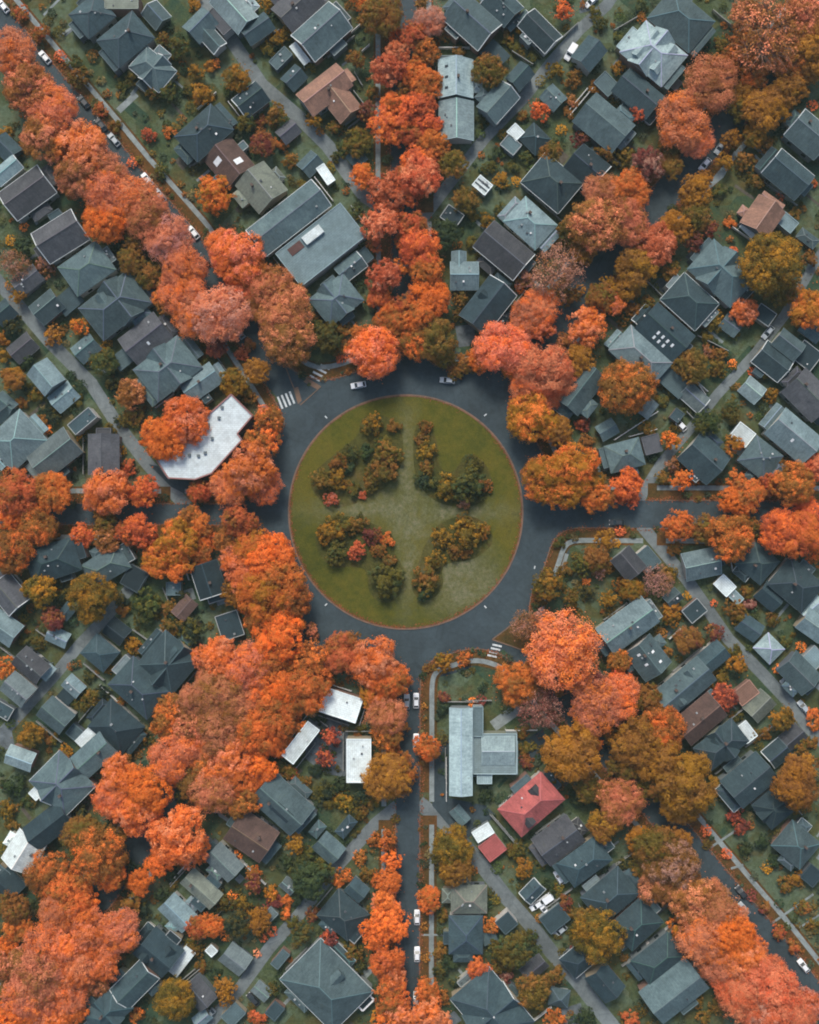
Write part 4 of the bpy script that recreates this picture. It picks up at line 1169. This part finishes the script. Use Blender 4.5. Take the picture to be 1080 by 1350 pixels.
for x, y, a, l, w in ((290, 552, -50, 75, 40), (255, 602, -35, 90, 50)): raster_rect(x, y, l, w, a)

# garden paths and fences
for q, pl, w in YARD:
    if q < .62: tag(ribbon('garden_path' if w < 6 else 'patio', pl if w < 6 else pl[:4], w, .0485 + .004 * int(q * 10), M_conc if q < .3 else M_patio if q < .48 else M_deck), kind='structure'); raster_line(OCC, pl, w + 1)
for w, pl in PATHS: tag(ribbon('garden_path', resample(pl, 8), w, .0385, M_conc), kind='structure'); raster_line(OCC, pl, w + 2)
# more garden fences along the lot lines beside the houses
rf_ = random.Random(41); tries = 0
while len(FENCES) < 115 and tries < 4000:
    tries += 1; x, y, L, W, a = RECTS[rf_.randrange(len(RECTS))]
    if L < 40: continue
    c, s_ = cos(a), sin(a); l_ = rf_.uniform(28, 58); o_ = rf_.choice((-1, 1)) * (W / 2 + rf_.uniform(3, 6)); u0 = rf_.uniform(-L / 2 - 20, L / 2 - 10)
    P = [(x + u * c - o_ * s_, y + u * s_ + o_ * c) for u in np.linspace(u0, u0 + l_, 14)]
    if rf_.random() < .35: o2 = rf_.choice((-1, 1)) * (L / 2 + rf_.uniform(4, 14)); P = [(x + o2 * c - v * s_, y + o2 * s_ + v * c) for v in np.linspace(-l_ / 2, l_ / 2, 14)]
    if any(hit(OCC, *p) or hit(ROADALL, *p) or hypot(p[0] - CX, p[1] - CY) < 215 or not (5 < p[0] < 1075 and 5 < p[1] < 1345) for p in P): continue
    FENCES.append((*P[0], *P[-1], rf_.choice('gggw'))); raster_line(OCC, P, 2)
for x0, y0, x1, y1, c in FENCES:
    a_, b_ = G(x0, y0, 1.2), G(x1, y1, 1.2); L = hypot(b_[0] - a_[0], b_[1] - a_[1])
    fr = empty('fence', (*a_, 0), atan2(b_[1] - a_[1], b_[0] - a_[0]))
    col = (.55, .56, .54) if c == 'w' else (.24, .25, .24)
    m = MB(); n = max(2, int(L / .16))
    for i in range(n): m.box(L * i / n, L * (i + .86) / n, -.02, .02, .1, 1.55 + (i % 3) * .01)
    m.box(0, L, .022, .07, .4, .5); m.box(0, L, .022, .07, 1.2, 1.3); m.build('board_panel', M_trim, fr, col)
    m = MB(); m.box(0, L, -.09, .09, 1.575, 1.65); m.build('top_rail', M_trim, fr, col)
    k_ = max(2, int(L / 2.4) + 1)
    for i in range(k_):
        m = MB(); x = L * i / (k_ - 1); m.box(x - .07, x + .07, .074, .2, 0, 1.57); m.build('post', M_trim, fr, col)
    tag(fr, cat='fence', group='garden fences between the lots'); name_it(fr, ('white' if c == 'w' else 'grey') + ' board garden fence', ((x0 + x1) / 2, (y0 + y1) / 2), near=False)

# ------------------------------------------------------------------ cars
def car_template():
    body = MB(); glass = MB()
    secs = [(-2.2, .78, .35, .62), (-2.1, .84, .28, .86), (-1.2, .88, .25, .92), (0, .9, .25, .93), (1.1, .88, .25, .9), (1.9, .84, .27, .78), (2.2, .72, .35, .6)]
    ring = [[(x, -w, z0), (x, -w * .98, z1 - .12), (x, -w * .86, z1), (x, w * .86, z1), (x, w * .98, z1 - .12), (x, w, z0)] for x, w, z0, z1 in secs]
    n0 = len(body.v)
    for r_ in ring: body.v += r_
    for i in range(len(ring) - 1):
        for j in range(6):
            a = n0 + i * 6 + j; b = n0 + i * 6 + (j + 1) % 6
            body.f.append((a, b, b + 6, a + 6)); body.m.append(0)
    body.f.append(tuple(range(n0, n0 + 6))); body.m.append(0)
    e = n0 + 6 * (len(ring) - 1); body.f.append(tuple(range(e + 5, e - 1, -1))); body.m.append(0)
    lo = [(-1.95, -.78), (1.05, -.78), (1.05, .78), (-1.95, .78)]; hi = [(-1.35, -.62), (.3, -.62), (.3, .62), (-1.35, .62)]
    glass.hexa([(x, y, .9) for x, y in lo], [(x, y, 1.4) for x, y in hi])
    body.hexa([(x * 1.0, y * 1.02, 1.402) for x, y in hi], [(x * .95, y * .95, 1.46) for x, y in hi])
    for y in (-1, 1):
        body.bar((1.05, y * .77, .92), (.3, y * .63, 1.42), .09, .07); body.bar((-1.95, y * .77, .92), (-1.35, y * .63, 1.42), .12, .08)
    wh = MB()
    for j in range(12):
        pass
    k = 14; c0 = [(.32 * cos(2 * pi * i / k), .32 * sin(2 * pi * i / k)) for i in range(k)]
    n = len(wh.v); wh.v += [(x, -.1, z) for x, z in c0] + [(x, .1, z) for x, z in c0]
    wh.f += [tuple(range(n, n + k)), tuple(range(n + 2 * k - 1, n + k - 1, -1))] + [(n + i, n + k + i, n + k + (i + 1) % k, n + (i + 1) % k) for i in range(k)]; wh.m += [0] * (k + 2)
    li = MB(); li.box(-.06, .06, -.16, .16, -.07, .07)
    return body.mesh('body', [M_car], True) if False else body.mesh('body', [M_car]), glass.mesh('glass', [M_glass]), wh.mesh('wheel', [M_tyre]), li.mesh('headlight', [M_trim])
t_ = NT('car_paint'); M_car = t_.done(t_.bsdf(t_.n('ObjectInfo').outputs['Color'], .3, .5)); t_ = NT('tyre_rubber'); M_tyre = t_.done(t_.bsdf((.02, .02, .02), .8, .2))
cb, cg, cw, cl = car_template()
CCOL = {'w': ((.72, .76, .78), 'white'), 's': ((.36, .41, .44), 'silver'), 'k': ((.03, .035, .04), 'black')}
for x, y, a, c, op in CARS:
    if not (-10 < x < 1090 and -10 < y < 1360): continue
    e = empty('parked_car', (*G(x, y, 1), .03), -R(a) + pi)
    col = CCOL[c][0]
    van = 'van' in op
    b = link('body', cb, e, col); link('windscreen_glass', cg, e)
    if van:
        m = MB(); m.box(-2.1, .6, -.85, .85, .93, 1.95); m.build('cargo_box', M_car, e, col)
    for sx in (-1.35, 1.35):
        for sy in (-.82, .82): o = link('wheel', cw, e); o.location = (sx, sy, .32)
    for sy in (-.6, .6): o = link('headlight', cl, e, (.8, .8, .78)); o.location = (2.16, sy, .62)
    sc_ = 1.0 if not van else 1.12
    e.scale = (sc_,) * 3
    tag(e, cat='van' if van else 'car', group='cars parked along streets and alleys')
    ring = hypot(x - CX, y - CY) < 205
    if ring: PENDING.append((e, CCOL[c][1] + ' car on the roundabout road', 'clockwise from its top point', (ang((x, y)) + pi / 2) % (2 * pi)))
    else: name_it(e, CCOL[c][1] + (' van parked' if van else ' car parked'), (x, y))

# ------------------------------------------------------------------ trees and shrubs
LC = {'o': (.82, .228, .042), 'h': (.90, .225, .026), 's': (.76, .278, .135), 'r': (.64, .145, .050), 'b': (.34, .148, .030), 'y': (.45, .21, .018), 'v': (.165, .124, .018), 'g': (.070, .098, .03), 'e': (.030, .052, .028), 'c': (.23, .058, .046), 'p': (.52, .26, .19)}
LN = {'o': 'orange', 'h': 'bright orange', 's': 'salmon-orange', 'r': 'red-orange', 'b': 'orange-brown', 'y': 'golden', 'v': 'olive', 'g': 'green', 'e': 'dark green', 'c': 'crimson', 'p': 'pinkish tan'}

def leaf_mesh(name, seed, Rr, nl, nclump, per, leaf, squash=.8, sparse=False, bush=False, soft=False):
    """a crown of leaf-sized faces in clumps on the skin of several lobes; returns mesh and lobe centres"""
    rg = np.random.default_rng(seed)
    lob = []
    for i in range(nl):
        t = 2 * pi * i / max(1, nl - 1) + rg.uniform(-.35, .35); d = Rr * rg.uniform(.42, .62) if i < nl - 2 else Rr * rg.uniform(0, .25)
        z = rg.uniform(-.25, .12) * Rr if i < nl - 2 else rg.uniform(.15, .35) * Rr
        lob.append((d * cos(t), d * sin(t), z, Rr * rg.uniform(.34, .5)))
    lob = np.array(lob)
    Cn, Nn = [], []
    while len(Cn) < nclump:
        l = lob[rg.integers(len(lob))]
        v = rg.normal(size=3); v /= np.linalg.norm(v)
        if v[2] < -.35 and rg.random() < .75: continue
        p = l[:3] + v * l[3] * rg.uniform(.78, 1.08)
        d = np.linalg.norm(lob[:, :3] - p, axis=1) / lob[:, 3]
        if (d < .72).any() and rg.random() < (.8 if not sparse else .3): continue
        Cn.append(p); Nn.append(v)
    Cn = np.array(Cn); Nn = np.array(Nn)
    if not sparse:      # inner leaves close the gaps between the lobes
        k = nclump // 4; li = rg.integers(len(lob), size=k); v = rg.normal(size=(k, 3)); v /= np.linalg.norm(v, axis=1)[:, None]
        Cn[:k] = lob[li, :3] + v * lob[li, 3][:, None] * rg.uniform(.3, .7, k)[:, None]; Nn[:k] = np.array([0, 0, 1.0])
    if soft:
        Cn += rg.normal(size=Cn.shape) * Rr * .028
    rc = Rr * ((.125 if not bush else .2) * (1.12 if soft else 1))
    n = nclump * per
    ci = np.repeat(np.arange(nclump), per)
    u = rg.normal(size=(n, 3)); u /= np.linalg.norm(u, axis=1)[:, None]
    off = u * rc * (rg.random(n) ** .4)[:, None] * np.array([1, 1, .8])
    csz = rg.uniform(.65, 1.3, nclump)
    P = Cn[ci] + off * csz[ci][:, None]
    P[:, 2] *= squash
    nor = u * .62 + Nn[ci] * .62 + rg.normal(size=(n, 3)) * .3 + np.array([0, 0, .35]); nor /= np.linalg.norm(nor, axis=1)[:, None]
    ax = np.cross(nor, rg.normal(size=(n, 3))); ax /= np.linalg.norm(ax, axis=1)[:, None]; bx = np.cross(nor, ax)
    s_ = leaf * rg.uniform(.55, 1.3, n)[:, None] * .5
    V = np.stack([P + ax * s_ * 1.25, P + bx * s_ * .8 - nor * s_ * .15, P - ax * s_ * 1.25, P - bx * s_ * .8 - nor * s_ * .15], 1).reshape(-1, 3)
    me = bpy.data.meshes.new(name)
    me.vertices.add(4 * n); me.vertices.foreach_set('co', V.astype(np.float32).ravel())
    me.loops.add(4 * n); me.loops.foreach_set('vertex_index', np.arange(4 * n, dtype=np.int32))
    me.polygons.add(n); me.polygons.foreach_set('loop_start', np.arange(0, 4 * n, 4, dtype=np.int32))
    tone = np.clip(.5 + (rg.normal(size=nclump) * (.27 if soft else .22))[ci] + rg.normal(size=n) * .12, 0, 1)
    at = me.attributes.new('tone', 'FLOAT', 'FACE'); at.data.foreach_set('value', tone.astype(np.float32))
    me.materials.append(M_leaf); me.update(calc_edges=True); me.validate()
    return me, lob, Cn

def trunk_mesh(name, lob, Cn, Rr, hc, sq, twigs, mat, seed):
    rnd = random.Random(seed); m = MB(); r0 = Rr * .045 + .06
    fork = (rnd.uniform(-.05, .05) * Rr, rnd.uniform(-.05, .05) * Rr, hc * .5)
    m.tube([(0, 0, -.1), (0, 0, hc * .15), (fork[0] * .5, fork[1] * .5, hc * .3), fork], [r0 * 1.5, r0 * 1.1, r0, r0 * .85], 7)
    ends = []
    for l in lob:
        e = Vector((l[0], l[1], hc + l[2] * sq)); f = Vector(fork); mid = f.lerp(e, .5) + Vector((rnd.uniform(-.08, .08) * Rr, rnd.uniform(-.08, .08) * Rr, -.06 * Rr))
        m.tube([f, mid, e], [r0 * .6, r0 * .4, r0 * .2], 5); ends.append(e)
    k = 0
    for p in Cn:
        if k >= twigs: break
        k += 1
        q = Vector((p[0], p[1], hc + p[2] * sq)); e = min(ends, key=lambda t: (t - q).length)
        mid = e.lerp(q, .5) + Vector((rnd.uniform(-.05, .05), rnd.uniform(-.05, .05), .03)) * Rr
        tip = q + (q - e) * rnd.uniform(.05, .3)
        m.tube([e, mid, q, tip], [r0 * .2, r0 * .14, r0 * .09, r0 * .03], 3)
    return m.mesh(name, [mat])

CLASSES = {  # radius m, lobes, clumps, leaves per clump, leaf size
    'big': [(7.6, 11, 520, 44, .36)] * 5, 'mid': [(5.0, 9, 290, 38, .31)] * 5, 'small': [(2.9, 7, 100, 30, .29)] * 4, 'bush': [(1.7, 5, 54, 26, .24)] * 5,
    'bare': [(7.0, 10, 330, 9, .34)] * 3, 'soft': [(7.2, 13, 600, 36, .31)] * 4}
PROTO = {}
for ck, vs_ in CLASSES.items():
    for vi, (Rr, nl, nc, pc, lf) in enumerate(vs_):
        sq = {'big': .8, 'mid': .85, 'small': .9, 'bush': .7, 'bare': .7, 'soft': .75}[ck]
        me, lob, Cn = leaf_mesh('crown', hash((len(ck), vi)) % 9999 + vi * 7 + len(ck) * 131, Rr, nl, nc, pc, lf, sq, ck == 'bare', ck == 'bush', ck == 'soft')
        hc = {'big': Rr * 1.15, 'mid': Rr * 1.15, 'small': Rr * 1.1, 'bush': Rr * .55, 'bare': Rr * 1.15, 'soft': Rr * 1.15}[ck]
        tw = {'big': 60, 'mid': 40, 'small': 20, 'bush': 0, 'bare': 300, 'soft': 90}[ck]
        tm = trunk_mesh('trunk', lob, Cn, Rr, hc, sq, tw, M_barkp if ck in ('bare', 'soft') else M_bark, vi)
        if ck == 'bush':
            for v in me.vertices: v.co.z += hc
            me.name = 'shrub'
        PROTO.setdefault(ck, []).append((me, tm, Rr, hc))

def colours(c, rnd):
    c = c.rstrip('*'); a = LC[c[0]]; b = LC[c[1] if len(c) > 1 else c[0]]
    j = rnd.uniform(.86, 1.14)
    jit = lambda x: tuple(v * j * rnd.uniform(.93, 1.07) for v in x)
    return jit(a), jit(b)

def leaf_words(c): return LN[c[0]]
ORANGE = set('ohsr')
for n_, (x, y, r, c) in enumerate(sorted(TREES, key=lambda t: -t[2])):
    rnd = random.Random(n_ * 17 + 3); rm = r * S * 1.05
    ck = 'bare' if c.endswith('*') else 'soft' if (c[0] in 'sp' and rm > 4.6) else 'big' if rm > 6.0 else 'mid' if rm > 3.7 else 'small'
    me, tm, Rr, hc = PROTO[ck][rnd.randrange(len(PROTO[ck]))]
    s_ = rm / Rr; z = hc * s_
    nm = 'maple_tree' if c[0] in ORANGE else 'broadleaf_tree'
    e = empty(nm, (*G(x, y, z + .3 * rm), 0), rnd.uniform(0, 2 * pi)); e.scale = (s_, s_, s_ * rnd.uniform(.9, 1.1))
    link('trunk', tm, e)
    o = link('crown', me, e); o.location.z = hc
    ca, cb_ = colours(c, rnd); o.color = (*ca, 1); o['tint'] = cb_
    tag(e, cat='tree', group='orange and red street maples' if c[0] in ORANGE else 'brown, golden and green trees among the houses')
    what = ('small ' if r < 16 else 'large ' if r > 28 else '') + leaf_words(c) + (' half-bare tree' if ck == 'bare' else ' tree')
    ring = hypot(x - CX, y - CY)
    name_it(e, what, (x, y))

def bush(name, x, y, r, c, k):
    rnd = random.Random(k * 13 + 5); rm = r * S
    if rm > 2.4: me, tm, Rr, hc = PROTO['small'][rnd.randrange(4)]; me = BUSHY[PROTO['small'].index((me, tm, Rr, hc))]; hz_ = Rr * .6
    else: me, tm, Rr, hc = PROTO['bush'][rnd.randrange(5)]
    s_ = rm / Rr * 1.06
    o = link(name, me); o.location = (*G(x, y, rm * .7), 0.02); o.rotation_euler = (0, 0, rnd.uniform(0, 6.28)); o.scale = (s_, s_, s_ * rnd.uniform(.8, 1.05))
    ca, cb_ = colours(c, rnd); o.color = (*ca, 1); o['tint'] = cb_
    return o
BUSHY = []
for me, tm, Rr, hc in PROTO['small']:
    b = me.copy(); b.name = 'shrub'
    for v in b.vertices: v.co.z += Rr * .62
    BUSHY.append(b)
SHRUBS.sort(key=lambda t: -t[2])
for k, (x, y, r, c) in enumerate(SHRUBS[:296]):
    o = bush('shrub', x, y, r, c, k)
    tag(o, cat='shrub', group='shrubs in the gardens and verges'); name_it(o, ('low ' if r < 9 else '') + leaf_words(c) + ' garden shrub', (x, y))
for k, (x, y, r, c) in enumerate(PARK):
    o = bush('garden_bush', x, y, r * 1.04, c, 1000 + k); o.location.z = .16
    tag(o, cat='bush', group='bushes in the roundabout garden')
    qd = ('lower' if y > CY else 'upper') + '-' + ('right' if x > CX else 'left')
    PENDING.append((o, leaf_words(c) + ' bush', 'within ' + qd + ' bed of roundabout garden', hypot(x - CX, y - CY)))
for o, what, where, d in [r for r in PENDING if r[2].startswith('within')]: pass

# loose low planting and fallen leaves nobody could count
def scatter(name, pts, cols, size, zlo, zhi, mat, seed, flat=.9):
    rg = np.random.default_rng(seed); n = len(pts); P = np.zeros((n, 3)); P[:, :2] = pts; P[:, 2] = rg.uniform(zlo, zhi, n)
    nor = rg.normal(size=(n, 3)) * (1 - flat) + np.array([0, 0, 1.0]) * flat + rg.normal(size=(n, 3)) * .25; nor /= np.linalg.norm(nor, axis=1)[:, None]
    ax = np.cross(nor, rg.normal(size=(n, 3))); ax /= np.linalg.norm(ax, axis=1)[:, None]; bx = np.cross(nor, ax)
    s_ = (size * rg.uniform(.5, 1.5, n) * .5)[:, None]
    V = np.stack([P + ax * s_ * 1.2, P + bx * s_ * .8, P - ax * s_ * 1.2, P - bx * s_ * .8], 1).reshape(-1, 3)
    V[:, 2] = np.maximum(V[:, 2], zlo * .5)
    me = bpy.data.meshes.new(name); me.vertices.add(4 * n); me.vertices.foreach_set('co', V.astype(np.float32).ravel())
    me.loops.add(4 * n); me.loops.foreach_set('vertex_index', np.arange(4 * n, dtype=np.int32))
    me.polygons.add(n); me.polygons.foreach_set('loop_start', np.arange(0, 4 * n, 4, dtype=np.int32))
    a = me.attributes.new('leafcol', 'FLOAT_COLOR', 'FACE'); cc = np.ones((n, 4), np.float32); cc[:, :3] = cols; a.data.foreach_set('color', cc.ravel())
    me.materials.append(mat); me.update(calc_edges=True); me.validate()
    return tag(link(name, me), kind='stuff')
rg = np.random.default_rng(5)
BLOCK = OCC | ROADALL | (RING < 200 ** 2)
pts, cols = [], []
pal = np.array([(.035, .06, .03), (.045, .065, .035), (.07, .08, .03), (.03, .048, .02), (.05, .062, .02), (.09, .075, .018), (.12, .08, .016), (.17, .085, .02), (.06, .07, .04), (.24, .09, .022), (.15, .12, .05)])
small_left = [(x, y, r, c) for x, y, r, c in SHRUBS[296:]]
for k in range(4600):
    x, y = rg.uniform(-30, 1110), rg.uniform(-30, 1380)
    if hit(BLOCK, x, y): continue
    r = rg.uniform(1.8, 7.0) ; col = pal[rg.integers(len(pal))] * rg.uniform(.7, 1.25)
    small_left.append((x, y, r, col))
for k in range(900):
    x, y = rg.uniform(-30, 1110), rg.uniform(-30, 1380)
    if hit(BLOCK, x, y): continue
    if not any(hit(OCC, x + 11 * cos(t), y + 11 * sin(t)) for t in (0, 1.57, 3.14, 4.71)): continue
    small_left.append((x, y, rg.uniform(5, 10.5), pal[[0, 1, 3, 3, 4, 2, 5, 6, 7][rg.integers(9)]] * rg.uniform(.7, 1.2)))
zz_ = []
for x, y, r, c in small_left:
    col = np.array(LC[c[0]]) if isinstance(c, str) else c
    n = int(12 + r * r * 1.1); rm = r * S
    t = rg.uniform(0, 2 * pi, n); d = rm * np.sqrt(rg.random(n)); gx, gy = G(x, y)
    pts.append(np.stack([gx + d * np.cos(t), gy + d * np.sin(t)], 1)); cols.append(col[None, :] * rg.uniform(.7, 1.3, (n, 1))); zz_.append(rm * 1.0 * np.sqrt(np.maximum(0, 1 - (d / rm) ** 2)) + .05)
pts = np.concatenate(pts); cols = np.concatenate(cols); zz_ = np.concatenate(zz_)
und = scatter('undergrowth', pts, cols, .5, .05, .1, M_low, 8, .7)
co = np.zeros(len(und.data.vertices) * 3, np.float32); und.data.vertices.foreach_get('co', co); co = co.reshape(-1, 3); co[:, 2] += np.repeat(zz_ * rg.uniform(.5, 1.0, len(zz_)), 4); und.data.vertices.foreach_set('co', co.ravel()); und.data.update()
# fallen leaves under and round the street trees, on verges, kerbs, pavements and lawns
pts, cols = [], []
for x, y, r, c in TREES:
    n = int(r * 5)
    t = rg.uniform(0, 2 * pi, n); d = r * rg.uniform(.2, 1.35, n)
    for a_, b_ in zip(x + d * np.cos(t), y + d * np.sin(t)):
        if hit(OCC, a_, b_) or (hit(ROAD, a_, b_) and rg.random() < .85): continue
        pts.append(G(a_, b_)); cols.append(np.array(LC[c[int(rg.integers(len(c.rstrip('*'))))]]) * rg.uniform(.35, .8))
for line in VERGE:
    for px, py in resample(offset(line, -2), 1.2):
        for q in range(3):
            u = abs(rg.normal()) * 6 - 4
            a_, b_ = px + rg.normal() * 2.2, py + rg.normal() * 2.2
            if hit(ALLEYM, a_, b_) and rg.random() < .7: continue
            pts.append(G(a_, b_)); cols.append(np.array((.30, .105, .045)) * rg.uniform(.4, 1.1))
for k in range(2600):     # the leafy rim of the park
    t = rg.uniform(0, 2 * pi); rr = 153 - abs(rg.normal()) * 2.2
    if .5 + .5 * sin(t - .2) + .5 * sin(5 * t + 1) * sin(3 * t) < rg.random(): continue
    pts.append(G(CX + rr * cos(t), CY + rr * sin(t))); cols.append(np.array((.24, .085, .035)) * rg.uniform(.4, 1.1))
pts = np.array(pts); cols = np.array(cols)
scatter('fallen_leaves', pts, cols, .34, .17, .2, M_fall, 9)
write_labels()

# ------------------------------------------------------------------ thin teal haze over the scene, added to lift and tint the dark tones
hz_m = bpy.data.materials.new('haze_air'); hz_m.use_nodes = True; ht = hz_m.node_tree; ht.nodes.clear()
ho = ht.nodes.new('ShaderNodeOutputMaterial'); hv = ht.nodes.new('ShaderNodeVolumePrincipled')
hv.inputs['Color'].default_value = (.72, 1.0, .97, 1); hv.inputs['Density'].default_value = .00009; hv.inputs['Anisotropy'].default_value = .1
ht.links.new(hv.outputs[0], ho.inputs['Volume'])
m = MB(); m.box(-905, 905, -905, 905, -1.0, H + 6)
tag(m.build('haze', hz_m), kind='stuff')
